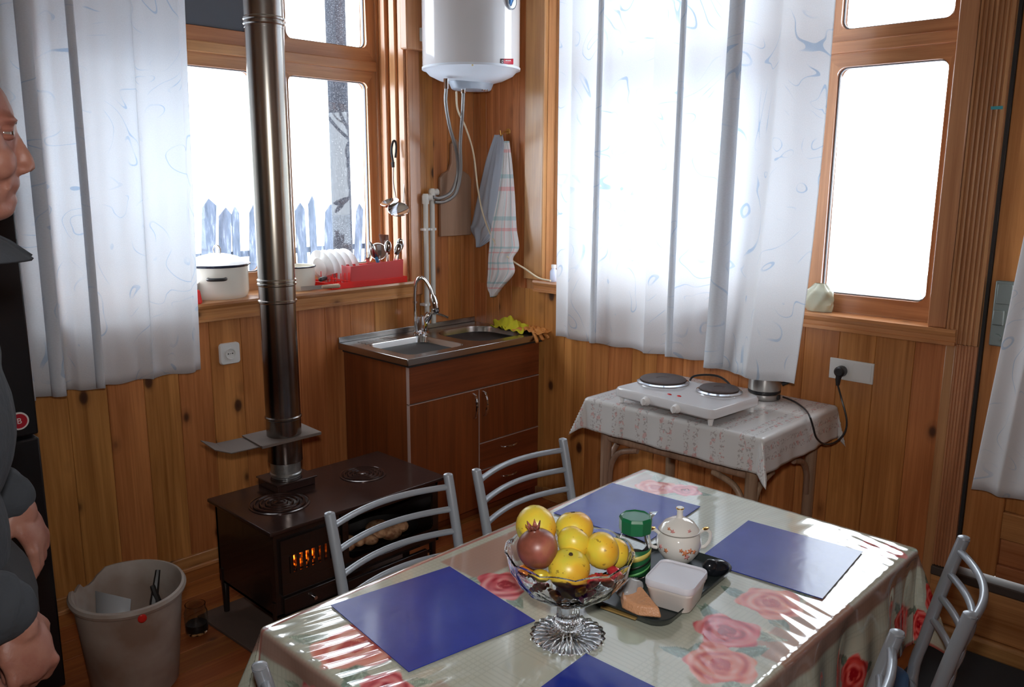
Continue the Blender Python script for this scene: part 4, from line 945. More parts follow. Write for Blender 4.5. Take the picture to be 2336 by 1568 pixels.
MB().cyl((-1.413, -.013, .892), (-1.413, -.0165, .892), .0022, 8).build('centre_screw', m_steel, so)
A_, B_ = P(1894, 815, 0, -.008), P(1990, 880, 0, -.008)
s2 = thing('socket_plate', (-.004, (A_[1]+B_[1])/2, (A_[2]+B_[2])/2), 'white rectangular double wall plate right of the kettle table', 'socket')
MB().box((-.009, B_[1], .885), (0, A_[1], .963)).build('plate', m_sock, s2, bevel=.002)
MB().box((-.011, B_[1]+.008, .893), (-.008, B_[1]+.076, .955)).build('blank_module', m_sock, s2, bevel=.001)
q = P(1917, 848, 0, -.03)
pl = thing('power_plug', (-.02, q[1], q[2]), 'black round plug pushed into the white wall plate', 'plug')
MB().lathe([(0, .0), (.019, .0), (.021, .008), (.020, .030), (.014, .036), (0, .037)], (-.011, q[1], q[2]), 24, (-1, 0, 0)).build('plug_body', m_black, pl)
MB().tube([(-.034, q[1], q[2]-.006), (-.037, q[1]+.003, q[2]-.03), (-.034, q[1]+.004, q[2]-.052)], [.012, .010, .007], 10).build('strain_relief', m_black, pl)
kc = [np.array([-.034, q[1]+.004, q[2]-.05])]+[P(*a) for a in ((1921, 915, 0, -.03), (1931, 955, 0, -.045), (1928, 985, 0, -.07), (1908, 1008, 0, -.10), (1882, 1014, 1, -2.035), (1863, 1000, 1, -2.030), (1855, 975, 1, -2.028), (1847, 950, 1, -2.022))]
kc += [P(*a) for a in ((1836, 934, 2, .7955), (1818, 920, 2, .793), (1800, 911, 2, .793), (1786, 906, 2, .795))]
kcb = MB().tube(spline(kc, 6), .0036, 8).build('kettle_cord', m_black); tag(kcb, 'black cord from the wall plug to the steel kettle', 'cord')

# ------------------------------------------------------------------ side table with cloth, hotplate, kettle
TZ = .785
tx0, tx1, ty0, ty1 = -.590, -.022, -1.995, -1.262
sd = thing('side_table', ((tx0+tx1)/2, (ty0+ty1)/2, 0), 'pale brown bentwood table under the right window', 'table')
MB().box((tx0+.01, ty0+.01, TZ-.028), (tx1-.01, ty1-.01, TZ-.006)).build('top', m_rattan, sd, bevel=.004)
LG = [(tx0+.055, ty0+.055), (tx0+.055, ty1-.055), (tx1-.05, ty0+.055), (tx1-.05, ty1-.055)]
for (x, yy) in LG: MB().tube([(x, yy, 0), (x, yy, .35), (x, yy, TZ-.026)], [.019, .021, .022], 14).build('leg', m_rattan, sd)
zr = .625
for a, c_ in ((0, 1), (2, 3), (0, 2), (1, 3)): MB().cyl((*LG[a], zr), (*LG[c_], zr), .0145, 12).build('rail', m_rattan, sd)
for a, c_ in ((0, 1), (1, 0), (0, 2), (2, 0), (1, 3), (3, 1)):
    A_ = np.array([*LG[a], 0]); d = unit(np.array([*LG[c_], 0])-A_)
    MB().tube(spline([A_+d*.020+[0, 0, .44], A_+d*.028+[0, 0, .52], A_+d*.065+[0, 0, .575], A_+d*.135+[0, 0, .600], A_+d*.150+[0, 0, .602]], 5), .0115, 10).build('curved_brace', m_rattan, sd)
# cloth: dense sheet draped over the top, corner points hang lower
m_stc = mat('flower_striped_oilcloth', (.60, .57, .53), .22); n = N(m_stc)
uv_ = n.coord((1, 1, 1), 'UV', False); sx = n.n('SeparateXYZ'); n.l(uv_, sx.inputs[0])
st_ = n.math('ABSOLUTE', n.math('SUBTRACT', n.math('FRACT', n.math('MULTIPLY', sx.outputs[0], 9.5)), .5))
wob = n.math('MULTIPLY', n.noise(uv_, 24, 2), .28); band = n.math('LESS_THAN', n.math('ABSOLUTE', n.math('SUBTRACT', n.math('ADD', st_, wob), .30)), .10)
sp1 = n.math('GREATER_THAN', n.noise(uv_, 110, 2, .6), .55); sp2 = n.math('GREATER_THAN', n.noise(uv_, 42, 1, .5), .60)
c = n.mix(n.math('MULTIPLY', n.math('MULTIPLY', band, sp1), .55), (.60, .59, .58), (.26, .21, .20)); c = n.mix(n.math('MULTIPLY', n.math('MULTIPLY', band, sp2), .5), c, (.62, .26, .24)); n.l(c, n.b.inputs['Base Color'])
def drape(name, x0, x1, y0, y1, z, hang, m, nx, ny, corner=.05, ripple=None, push=.006, col=None, uvs=True, sidewave=.006, wx=23., wy=27., rc=.012, hangf=None):
    "sheet whose border strip of width hang falls over the table edge"
    U = np.concatenate([np.linspace(x0-hang, x0, nx[0], endpoint=False), np.linspace(x0, x1, nx[1]), np.linspace(x1, x1+hang, nx[0]+1)[1:]])
    V = np.concatenate([np.linspace(y0-hang, y0, nx[0], endpoint=False), np.linspace(y0, y1, ny), np.linspace(y1, y1+hang, nx[0]+1)[1:]])
    UU, VV = np.meshgrid(U, V, indexing='ij'); ox = np.clip(UU, x0, x1); oy = np.clip(VV, y0, y1)
    ex, ey = UU-ox, VV-oy; dx, dy = np.abs(ex), np.abs(ey); d = np.hypot(dx, dy)
    cornerf = np.minimum(dx, dy)/(np.maximum(dx, dy)+1e-9)
    dd = d*(1-.10*cornerf); H = hang
    # rounded edge then fall, corners flare outwards into a fold
    ang = np.minimum(dd/rc, PI/2); fall = np.maximum(dd-rc*PI/2, 0)
    nxn, nyn = ex/(d+1e-9), ey/(d+1e-9)
    flare = push+fall*(.06+.36*cornerf)
    out = rc*np.sin(ang)+flare*(dd > 0); zz = z-rc*(1-np.cos(ang))-fall*np.where(cornerf > .15, .97, 1.0)
    w_ = sidewave*np.sin(ox*wx*(dy > 0)+oy*wy*(dx > 0)+1.3)*np.minimum(1, fall/.1)+sidewave*.5*np.sin(ox*wx*2.7+oy*wy*2.3)*np.minimum(1, fall/.1)
    out = out+w_*(cornerf < .3)
    X = ox+nxn*out; Y = oy+nyn*out; Z = zz
    if ripple is not None: Z = Z+ripple(ox, oy, d)
    A, B = X.shape; me = bpy.data.meshes.new(name)
    vs = np.stack([X, Y, Z], -1).reshape(-1, 3); c0 = np.array([(x0+x1)/2, (y0+y1)/2, z]); vs = vs-c0
    I, J = np.meshgrid(np.arange(A-1), np.arange(B-1), indexing='ij'); b0 = (I*B+J).ravel()
    F = np.stack([b0, b0+B, b0+B+1, b0+1], -1)
    me.vertices.add(len(vs)); me.vertices.foreach_set('co', vs.ravel()); me.loops.add(F.size); me.loops.foreach_set('vertex_index', F.ravel().astype(np.int32))
    me.polygons.add(len(F)); me.polygons.foreach_set('loop_start', np.arange(0, F.size, 4, dtype=np.int32)); me.update(calc_edges=True); me.validate()
    me.polygons.foreach_set('use_smooth', [True]*len(F)); me.materials.append(m)
    ul = me.uv_layers.new(name='UVMap'); uv = np.stack([VV, UU], -1).reshape(-1, 2); ul.data.foreach_set('uv', uv[F.ravel()].ravel())
    if col is not None:
        C = col(UU, VV); at_ = me.color_attributes.new('print', 'FLOAT_COLOR', 'POINT'); at_.data.foreach_set('color', np.concatenate([C.reshape(-1, 3), np.ones((A*B, 1))], 1).ravel())
    o = bpy.data.objects.new(name, me); COL.objects.link(o); o.location = c0; return o
o = drape('tablecloth', tx0, tx1, ty0, ty1, TZ, .125, m_stc, (14, 60), 70, rc=.006, push=.003, sidewave=.004)
md = o.modifiers.new('t', 'SOLIDIFY'); md.thickness = .0012; md.offset = 1
tag(o, 'pale oilcloth with small flower stripes draped over the side table', 'tablecloth')
# keep the cloth off the wall behind
for v_ in o.data.vertices:
    if v_.co.x+o.location.x > -.016: v_.co.x = -.016-o.location.x-.0002*(v_.index % 3)
hp = thing('electric_hotplate', (-.50, -1.66, TZ+.002), 'white double electric hotplate on the side table', 'hotplate')
HZ = TZ+.0035; hR = np.array([-.6385, -1.448]); 
A_, B_, C_, D_ = (np.array(P(*a)[:2]) for a in ((1415, 894, 2, .838), (1655, 948, 2, .838), (1722, 906, 2, .845), (1487, 850, 2, .845)))
ct = (A_+B_+C_+D_)/4; uy = unit(np.append((B_-A_)+(C_-D_), 0)); ux = np.array([-uy[1], uy[0], 0]); hl, hwid = np.linalg.norm(B_-A_)/2, np.linalg.norm(D_-A_)/2
if ux[0] < 0: ux = -ux
c3 = np.array([ct[0], ct[1], 0]); hwid = min(hwid, .15)
hp.location = (ct[0], ct[1], HZ)
def hpt(a, b_, z): return c3+uy*a+ux*b_+np.array([0, 0, z])
mb = MB(); rings = []
for (z, k, sl) in ((HZ+.020, .93, 0), (HZ+.028, 1, 0), (HZ+.050, 1, 0), (HZ+.060, .975, 1)):
    rings.append([hpt(u*k, v*k-(.0), z) for u, v in rrect(-hl, hl, -hwid, hwid, .022, 4)])
K = len(rings[0]); mb.v = [tuple(p) for r in rings for p in r]; fs = [(i*K+j, i*K+(j+1) % K, (i+1)*K+(j+1) % K, (i+1)*K+j) for i in range(3) for j in range(K)]+[tuple(range(K))[::-1], tuple(range(3*K, 4*K))]
mb.f = fs; 
if np.cross(uy, ux)[2] < 0: mb.f = [q[::-1] for q in fs]
mb.build('casing', m_white, hp, bevel=.002)
for a, b_ in ((-.9, -.85), (.9, -.85), (-.9, .85), (.9, .85)): p = hpt(hl*a, hwid*b_, HZ); MB().lathe([(.008, 0), (.011, .022)], p, 12).build('foot', m_whitep, hp)
m_hob = mat('brown_cast_iron', (.085, .060, .055), .5, .2)
for (px, py, r) in ((1513, 863, .088), (1641, 884, .072)):
    p = P(px, py, 2, HZ+.076); cc = np.array([p[0], p[1], HZ+.060])
    MB().lathe([(r+.010, -.001), (r+.012, .004), (r+.003, .008), (r, .002)], cc, 48).build('trim_ring', m_chrome, hp)
    MB().lathe([(r-.004, .0), (r, .010), (r, .014), (r-.004, .017), (r*.3, .0165), (r*.28, .0150), (0, .0150)], cc, 48).build('burner', m_hob, hp)
fd_ = -ux
for (px, py) in ((1497, 907), (1572, 922)):
    p = P(px, py, 2, HZ+.040); p = np.array([p[0], p[1], HZ+.040])
    a_ = (p-c3)@uy; p = c3+uy*a_-ux*(hwid+.000)+np.array([0, 0, HZ+.036])
    k_ = MB().lathe([(.017, 0), (.016, .006), (.013, .010), (.0125, .020), (0, .022)], p, 20, fd_).build('knob', m_whitep, hp)
    MB().obox(p+fd_*.022, (.006, .006, .026), None).build('knob_grip', m_whitep, k_, bevel=.002)
m_rl = mat('red_lens', (.6, .02, .02), .2)
for (px, py) in ((1527, 901), (1549, 905)):
    p = P(px, py, 2, HZ+.059); MB().ell((p[0]+.0, p[1], HZ+.060), (.010, .006, .004), np.array([uy, ux, (0, 0, 1.)]).T, 12, 6).build('indicator_light', m_rl, hp)
hc_ = MB().tube(spline([hpt(-.10, hwid, HZ+.04), hpt(-.10, hwid+.04, HZ+.07), hpt(-.02, hwid+.08, HZ+.078), hpt(.06, hwid+.06, HZ+.05), hpt(.08, hwid+.03, HZ+.012)], 6), .0042, 8).build('hotplate_cord', m_black); tag(hc_, 'black cord coiled behind the white hotplate', 'cord')
pg = thing('loose_plug', tuple(hpt(.07, hwid+.045, HZ+.006)), 'black unplugged plug lying behind the hotplate', 'plug')
MB().lathe([(.006, -.03), (.013, -.010), (.018, 0), (.018, .018), (0, .019)], hpt(.075, hwid+.03, HZ+.026), 16, (-.2, .3, .35)).build('plug_body', m_black, pg)
for s_ in (-.009, .009): p = hpt(.075+s_, hwid+.03, HZ+.042); MB().cyl(p, p+unit((-.2, .3, .35))*.020, .0022, 8).build('pin', m_chrome, pg)
kt = thing('electric_kettle', (-.118, -1.752, TZ+.003), 'brushed steel electric kettle half hidden behind the right curtain', 'kettle'); kz = TZ+.003
kc_ = (-.112, -1.752, kz)
MB().lathe([(.058, 0), (.060, .004), (.060, .020), (.056, .024)], kc_, 40).build('base', m_steel, kt)
MB().lathe([(.056, .023), (.0615, .026), (.0615, .034), (.058, .036)], kc_, 40).build('base_ring', m_black, kt)
MB().lathe([(.060, .035), (.0615, .040), (.0605, .11), (.056, .16), (.050, .19), (.046, .195), (0, .198)], kc_, 48).build('body', m_steel, kt)
MB().lathe([(.046, .195), (.044, .205), (.012, .212), (.012, .225), (0, .227)], kc_, 32).build('lid', m_black, kt)
MB().obox((kc_[0]+.0, kc_[1]-.058, kz+.012), (.02, .012, .018)).build('cord_outlet', m_black, kt, bevel=.002)
MB().tube(spline([(kc_[0]+.02, kc_[1]-.055, kz+.17), (kc_[0]+.03, kc_[1]-.09, kz+.165), (kc_[0]+.03, kc_[1]-.095, kz+.09), (kc_[0]+.02, kc_[1]-.062, kz+.06)], 5), .008, 10).build('handle', m_black, kt)
# bag and little bottle on the right sill
m_bag = mat('crinkled_clear_bag', (.75, .78, .60), .25, Transmission_Weight=.5)
q = P(1873, 712, 0, .03)
rows = []
for j in range(14):
    t_ = j/13; row = []
    for i in range(24):
        a = 2*PI*i/24; r = (.034+.010*math.sin(PI*t_))*(1-.55*max(0, t_-.7)/.3)*(1+.12*math.sin(3*a+4*t_)+.10*math.sin(7*a-9*t_)); row.append((.035+r*math.cos(a)*.8, q[1]+.012+r*math.sin(a)*1.25, 1.127+.105*t_))
    row.append(row[0]); rows.append(row)
bg = MB().grid(rows).build('plastic_bag', m_bag, sharp=60); tag(bg, 'crumpled greenish plastic bag standing on the right sill at the curtain edge', 'bag')
bt = thing('small_bottle', (-.012, -.555, 1.126), 'small pale blue bottle on the left end of the right sill', 'bottle')
MB().lathe([(.016, 0), (.018, .006), (.018, .05), (.010, .062), (.010, .07), (0, .07)], (-.012, -.572, 1.126), 18).build('body', mat('pale_blue_plastic', (.55, .62, .80), .3), bt)
MB().lathe([(.012, .066), (.012, .082), (0, .083)], (-.012, -.572, 1.126), 16).build('cap', m_whitep, bt)
# ------------------------------------------------------------------ dining table
DX0, DX1, DY0, DY1, DZ = -2.318, -1.068, -2.632, -1.870, .765
dt = thing('dining_table', ((DX0+DX1)/2, (DY0+DY1)/2, 0), 'rectangular dining table under a rose-printed oilcloth', 'table')
m_tleg = mat('table_leg_wood', (.28, .12, .05), .4)
MB().box((DX0+.004, DY0+.004, DZ-.030), (DX1-.004, DY1-.004, DZ-.003)).build('tabletop', m_tleg, dt, bevel=.003)
MB().box((DX0+.10, -2.24, DZ-.07), (DX1-.10, -2.16, DZ-.03)).build('crossbeam', m_tleg, dt)
for x in (-1.90, -1.36): MB().lathe([(.0, 0), (.10, 0), (.10, .012), (.04, .03), (.030, .06), (.030, DZ-.12), (.06, DZ-.05), (0, DZ-.045)], (x, -2.20, 0), 24).build('leg', m_tleg, dt)
def sm(a, b_, x): t_ = np.clip((x-a)/(b_-a), 0, 1); return t_*t_*(3-2*t_)
def rose(C, U, V, cx_, cy_, r, ph, base=(.80, .27, .25), dark=(.52, .06, .07), lite=(.90, .50, .44), al=1.0):
    dx, dy = U-cx_, V-cy_; box = (np.abs(dx) < r*1.4) & (np.abs(dy) < r*1.4)
    if not box.any(): return
    x, y_ = dx[box], dy[box]; rho = np.hypot(x, y_)/r; th = np.arctan2(y_, x)+ph
    edge = 1+.10*np.cos(5*th)+.07*np.cos(3*th+1)+.03*np.cos(11*th)
    m_ = (1-sm(.93, 1.0, rho/edge))*al
    s1 = np.sin(rho*13+th*1.0+1.2*np.sin(3*th+ph)); s2 = np.sin(rho*22-th*2+.8*np.sin(2*th))
    t_ = np.clip(.5+.34*s1+.16*s2-.55*(rho < .28)+.25*(rho-.5), 0, 1)[:, None]
    cc = np.where(t_ < .5, np.array(dark)*(1-2*t_)+np.array(base)*2*t_, np.array(base)*(2-2*t_)+np.array(lite)*(2*t_-1))
    C[box] = C[box]*(1-m_[:, None])+cc*m_[:, None]
def leaf(C, U, V, cx_, cy_, L, w_, a, col=(.16, .24, .20), al=.9):
    dx, dy = U-cx_, V-cy_; box = (np.abs(dx) < L) & (np.abs(dy) < L)
    if not box.any(): return
    x = dx[box]*math.cos(a)+dy[box]*math.sin(a); y_ = -dx[box]*math.sin(a)+dy[box]*math.cos(a)
    k = np.clip(1-(x/(L/2))**2, 0, 1)*(1-.35*x/(L/2)); m_ = (np.abs(y_) < w_/2*k)*al
    v_ = (1+.5*(np.abs(y_) < .0015)+.18*np.sin(x*420+np.abs(y_)*500))[:, None]
    C[box] = C[box]*(1-m_[:, None])+np.array(col)*v_*m_[:, None]
ROSES = [(-1.165, -1.975, .058, .3, 1), (-1.125, -2.045, .045, 1.4, 0), (-1.873, -2.075, .062, 2.1, 0), (-1.709, -2.512, .064, .5, 0), (-1.815, -2.560, .066, 3.0, 1), (-1.545, -2.520, .066, 4.0, 1), (-2.245, -2.045, .075, 5.2, 1), (-2.285, -2.190, .05, .8, 0), (-1.98, -2.625, .05, 1.8, 1), (-1.13, -2.585, .05, 2.8, 0),
    (-1.83, -1.79, .06, 1, 0), (-1.3, -1.76, .06, 2, 0), (-2.43, -2.3, .065, 1, 0), (-2.42, -2.05, .06, 1.7, 0), (-2.15, -2.71, .07, .5, 0)]
SIDE = [(-1.14, -2.79, .045), (-1.20, -2.85, .04), (-1.42, -2.80, .045), (-1.48, -2.87, .04), (-1.75, -2.80, .045), (-1.82, -2.87, .04), (-2.08, -2.80, .045), (-.97, -2.5, .05), (-.93, -2.1, .05), (-.97, -2.75, .045), (-1.02, -2.83, .04)]
def tcol(U, V):
    C = np.empty(U.shape+(3,)); C[:] = (.53, .55, .45)
    C *= (1-.10*((np.mod(U, .0115) < .0022) | (np.mod(V, .0115) < .0022)))[..., None]
    taupe = np.array((.40, .23, .18))
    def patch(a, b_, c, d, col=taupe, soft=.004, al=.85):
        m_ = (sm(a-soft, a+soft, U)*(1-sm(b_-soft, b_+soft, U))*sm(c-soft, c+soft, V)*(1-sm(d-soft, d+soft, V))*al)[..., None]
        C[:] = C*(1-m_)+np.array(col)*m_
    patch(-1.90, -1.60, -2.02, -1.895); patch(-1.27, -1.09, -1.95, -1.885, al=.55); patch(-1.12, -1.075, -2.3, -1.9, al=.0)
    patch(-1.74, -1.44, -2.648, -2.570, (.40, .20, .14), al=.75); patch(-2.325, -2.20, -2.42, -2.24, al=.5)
    # border lines on the far edge and the fall-off strips
    for s_ in (-1.872,): patch(-3, 1, s_-.003, s_+.004, (.42, .14, .12), .0015, .9)
    edge = np.maximum(np.maximum(DX0-U, U-DX1), np.maximum(DY0-V, V-DY1))
    m_ = (sm(.0, .012, edge)*(1-sm(.045, .055, edge))*.75)[..., None]; C[:] = C*(1-m_)+np.array((.30, .13, .10))*m_
    m_ = (sm(.235, .24, edge)*.9)[..., None]; C[:] = C*(1-m_)+np.array((.35, .05, .04))*m_
    rr = random.Random(5)
    for (a, b_, r, ph, k) in ROSES:
        for q in range(3+(r > .06)):
            an = ph*2+q*2.1; leaf(C, U, V, a+math.cos(an)*r*1.25, b_+math.sin(an)*r*1.2, r*1.1, r*.5, an+rr.uniform(-.5, .5), (.17, .25, .20) if q % 2 else (.30, .38, .30))
    for (a, b_, r, ph, k) in ROSES:
        if k: rose(C, U, V, a, b_, r, ph, (.78, .24, .18), (.52, .07, .07), (.84, .43, .35))
        else: rose(C, U, V, a, b_, r, ph, (.70, .12, .14), (.35, .02, .04), (.82, .33, .32))
    for (a, b_, r) in SIDE:
        for q in range(3): leaf(C, U, V, a+math.cos(q*2.2)*r*1.2, b_+math.sin(q*2.2)*r*1.2, r, r*.45, q*2.2, (.10, .15, .11))
        rose(C, U, V, a, b_, r, a*9, (.72, .06, .05), (.35, .0, .01), (.85, .20, .18))
    return C
m_dc = mat('rose_oilcloth', (1, 1, 1), .13, Coat_Weight=1.0, Coat_Roughness=.03); n = N(m_dc)
at_ = n.n('Attribute'); at_.attribute_name = 'print'; n.l(at_.outputs['Color'], n.b.inputs['Base Color'])
n.bump(n.noise(n.coord((1, 1, 1), rnd=False), 5, 3, .5), .35, .004)
def rip(ox, oy, d):
    m1 = sm(-2.44, -2.58, oy)*sm(-1.95, -1.6, ox)*1.0; m2 = sm(-2.14, -2.26, ox)
    m1 = np.clip((-2.43-oy)/.12, 0, 1)*np.clip((ox+1.95)/.3, 0, 1); m2 = np.clip((-2.13-ox)/.10, 0, 1); m3 = np.clip((ox+1.22)/.1, 0, 1)
    w1 = np.sin((ox*1.0-oy*.30)*175+1.5*np.sin(oy*9)+1.3*np.sin(ox*17))+.5*np.sin((ox-oy*.45)*97+.7)
    w2 = np.sin((oy*1.0+ox*.30)*170+1.2*np.sin(ox*13))+.5*np.sin(oy*83+ox*12)
    w3 = np.sin((oy+ox*.5)*120+np.sin(ox*20))
    return (m1*w1*.00042*(.5+.5*np.sin(ox*11+oy*23)**2)+m2*w2*.0006+m3*w3*.0002)*(d < .004)
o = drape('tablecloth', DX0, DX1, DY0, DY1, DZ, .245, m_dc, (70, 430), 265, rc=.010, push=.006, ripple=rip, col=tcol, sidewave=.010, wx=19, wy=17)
tag(o, 'cream oilcloth printed with red roses draped over the dining table', 'tablecloth')
# placemats
m_mat = m_blue; n = N(m_mat); n.bump(n.noise(n.coord((1, 1, 1)), 22, 2, .5, 1), .25, .002); n.l(n.ramp(n.noise(n.coord((1, 1, 1)), 7, 4, .6), [(.3, (.012, .028, .27)), (.7, (.020, .042, .36))]), n.b.inputs['Base Color'])
m_mat.node_tree.nodes['Principled BSDF'].inputs['Roughness'].default_value = .24; n.b.inputs['Coat Weight'].default_value = .25; n.b.inputs['Coat Roughness'].default_value = .08
for pts, lb in (([(-2.189, -1.890), (-1.905, -1.932), (-1.942, -2.225), (-2.226, -2.184)], 'dark blue placemat nearest the grey chair by the stove'),
        ([(-1.231, -1.872), (-1.205, -2.143), (-1.490, -2.172), (-1.512, -1.895)], 'blue placemat at the far corner of the table behind the fruit bowl'),
        ([(-1.200, -2.280), (-1.176, -2.560), (-1.460, -2.590), (-1.485, -2.307)], 'blue placemat on the window side catching the bright window reflection'),
        ([(-1.963, -2.370), (-2.250, -2.392), (-2.245, -2.632), (-1.958, -2.612)], 'dark blue placemat cut off by the bottom edge below the fruit bowl')):
    tag(MB().quadprism(pts, DZ+.0022, DZ+.0038).build('placemat', m_mat), lb, 'placemat', 'blue placemats on the dining table')

# fruit bowl
TT = DZ+.001
bc = P(1295, 1452, 2, TT); D0 = (np.array([bc[0], bc[1], .93])-CAM)@_f
m_cry = mat('cut_crystal', (1, 1, 1), .02, Transmission_Weight=1.0, IOR=1.28)
fb = thing('fruit_bowl', tuple(bc), 'footed cut-crystal fruit bowl in the middle of the table', 'bowl')
K = 24
def ribs(a, r, h): return (r*(1+.05*math.cos(K*a)*min(1, r/.06)), h+(.0022*math.cos(K*a) if .0 < h < .02 else 0))
MB().shell([(.001, .003), (.050, .002), (.066, .0), (.069, .004), (.064, .009), (.045, .016), (.028, .024), (.022, .034), (.021, .060), (.025, .078), (.001, .080)], bc, 144, ribs).build('foot', m_cry, fb)
def cut(a, r, h): return (r*(1+.022*math.cos(12*a+h*60)*(h > .085)*(h < .165)), h+.005*abs(math.cos(6*a))*(h > .16))
m_cut = mat('thin_cut_crystal', (1, 1, 1), .03, Transmission_Weight=1.0, IOR=1.17); n = N(m_cut); vo = n.n('TexVoronoi'); vo.inputs['Scale'].default_value = 70; n.l(n.coord((1, 1, 1), rnd=False), vo.inputs['Vector']); n.bump(vo.outputs['Distance'], .3, .003)
m_dish = bpy.data.materials.new('thin_crystal'); m_dish.use_nodes = True; t = m_dish.node_tree; t.nodes.clear(); o_ = t.nodes.new('ShaderNodeOutputMaterial')
tr = t.nodes.new('ShaderNodeBsdfTransparent'); tr.inputs[0].default_value = (.95, .95, .97, 1); gl = t.nodes.new('ShaderNodeBsdfGlossy'); gl.inputs['Roughness'].default_value = .04
df = t.nodes.new('ShaderNodeBsdfDiffuse'); df.inputs[0].default_value = (.8, .78, .80, 1); lw = t.nodes.new('ShaderNodeLayerWeight'); lw.inputs['Blend'].default_value = .45
m1 = t.nodes.new('ShaderNodeMixShader'); m2 = t.nodes.new('ShaderNodeMixShader'); m1.inputs[0].default_value = .14
t.links.new(tr.outputs[0], m1.inputs[1]); t.links.new(df.outputs[0], m1.inputs[2]); t.links.new(lw.outputs['Fresnel'], m2.inputs[0]); t.links.new(m1.outputs[0], m2.inputs[1]); t.links.new(gl.outputs[0], m2.inputs[2]); t.links.new(m2.outputs[0], o_.inputs[0])
MB().shell([(.001, .080), (.03, .080), (.062, .090), (.092, .112), (.110, .140), (.118, .170), (.121, .173), (.116, .173), (.107, .142), (.088, .116), (.058, .096), (.001, .088)], bc, 144, cut).build('dish', m_cut, fb)
m_fr_ = mat('yellow_fruit_skin', (.80, .50, .03), .35, Subsurface_Weight=.08); n = N(m_fr_)
oi = n.n('ObjectInfo'); c1 = n.ramp(n.noise(n.coord((1, 1, 1)), 14, 3, .5), [(.3, (.80, .36, .03)), (.5, (.84, .58, .05)), (.68, (.66, .60, .06))]); sp_n = n.ramp(n.noise(n.coord((1, 1, 1)), 95, 2, .5), [(.66, (0, 0, 0)), (.70, (1, 1, 1))]); n.l(n.mix(n.math('MULTIPLY', sp_n, .6), c1, (.16, .07, .02)), n.b.inputs['Base Color'])
m_dkb = mat('dark_calyx', (.05, .03, .015), .7)
def frp(px, py, off):
    d = _f+_r*(px-1168)/FPX-_u*(py-784)/FPX; return CAM+d*(D0+off)
def fruit(px, py, off, r, eye, lab, m=None, asp=.92, orng=False):
    c = frp(px, py, off); f_ = thing('apple' if not orng else 'apple', tuple(c-[0, 0, r*asp]), lab, 'fruit', None)
    e = unit(eye); pr = []
    for i in range(17):
        t_ = -PI/2+PI*i/16; rr = r*math.cos(t_)*(1+.05*math.sin(t_)); hh = r*asp*math.sin(t_)
        if i >= 14: hh -= r*.13*(1-min(1, rr/(r*.42)))
        if i <= 1: hh += r*.10*(1-min(1, rr/(r*.3)))
        pr.append((max(0, rr) if 0 < i < 16 else 0, hh))
    MB().lathe(pr, c, 28, e).build('flesh', m or m_fr_, f_)
    MB().lathe([(0, .001), (r*.09, .003), (r*.11, .0), (r*.07, -.003), (0, -.004)][::-1], c+e*(r*asp*.87), 10, e).build('calyx', m_dkb, f_)
fruit(1222, 1202, .020, .0405, (.9, -.25, .25), 'large orange-yellow apple at the back left of the fruit bowl')
fruit(1310, 1207, .055, .037, (.2, .3, 1), 'greenish yellow apple at the back of the fruit bowl')
fruit(1308, 1238, .002, .0315, (.7, -.2, .8), 'small yellow apple in the centre of the heap')
fruit(1372, 1257, -.002, .0345, (.95, -.35, .1), 'yellow apple with a dark eye at the right of the heap')
fruit(1402, 1263, .035, .0300, (.9, .2, .3), 'yellow apple half hidden at the right rim of the bowl')
fruit(1298, 1298, -.038, .0385, (-.1, -.2, 1), 'speckled yellow apple at the front of the heap')
fruit(1310, 1340, -.01, .034, (.4, .1, 1), 'yellow apple deep inside the bowl seen through the crystal')
m_pom = mat('pomegranate_skin', (.24, .07, .045), .38); n = N(m_pom); n.l(n.ramp(n.noise(n.coord((1, 1, 1)), 20, 4), [(.35, (.17, .05, .03)), (.6, (.34, .10, .07)), (.75, (.42, .17, .09))]), n.b.inputs['Base Color'])
c = frp(1226, 1252, -.035); r = .0375; pm = thing('pomegranate', tuple(c-[0, 0, r]), 'brownish red pomegranate at the front left of the fruit heap', 'fruit')
pe = unit((-.15, .1, 1)); MB().lathe([(0, -r)]+[(r*math.cos(t_)*(1+.02*math.sin(3*t_)), r*math.sin(t_)) for t_ in np.linspace(-1.4, 1.25, 16)]+[(r*.26, r*1.02), (r*.24, r*1.10), (0, r*1.06)], c, 28, pe).build('rind', m_pom, pm)
u_, w_ = basis(pe)
for k in range(6):
    a = 2*PI*k/6; d = math.cos(a)*u_+math.sin(a)*w_; q = c+pe*r*1.05+d*r*.22
    MB().add([q-np.cross(pe, d)*.005, q+np.cross(pe, d)*.005, q+pe*.013+d*.006], [(0, 1, 2)]).build('crown_tip', m_pom, pm, solid=.002)
CC = [((.5, .03, .05), 'red'), ((.65, .20, .02), 'orange'), ((.75, .55, .05), 'yellow'), ((.35, .02, .10), 'purple'), ((.45, .06, .04), 'dark red'), ((.70, .25, .05), 'amber'), ((.5, .02, .03), 'red')]
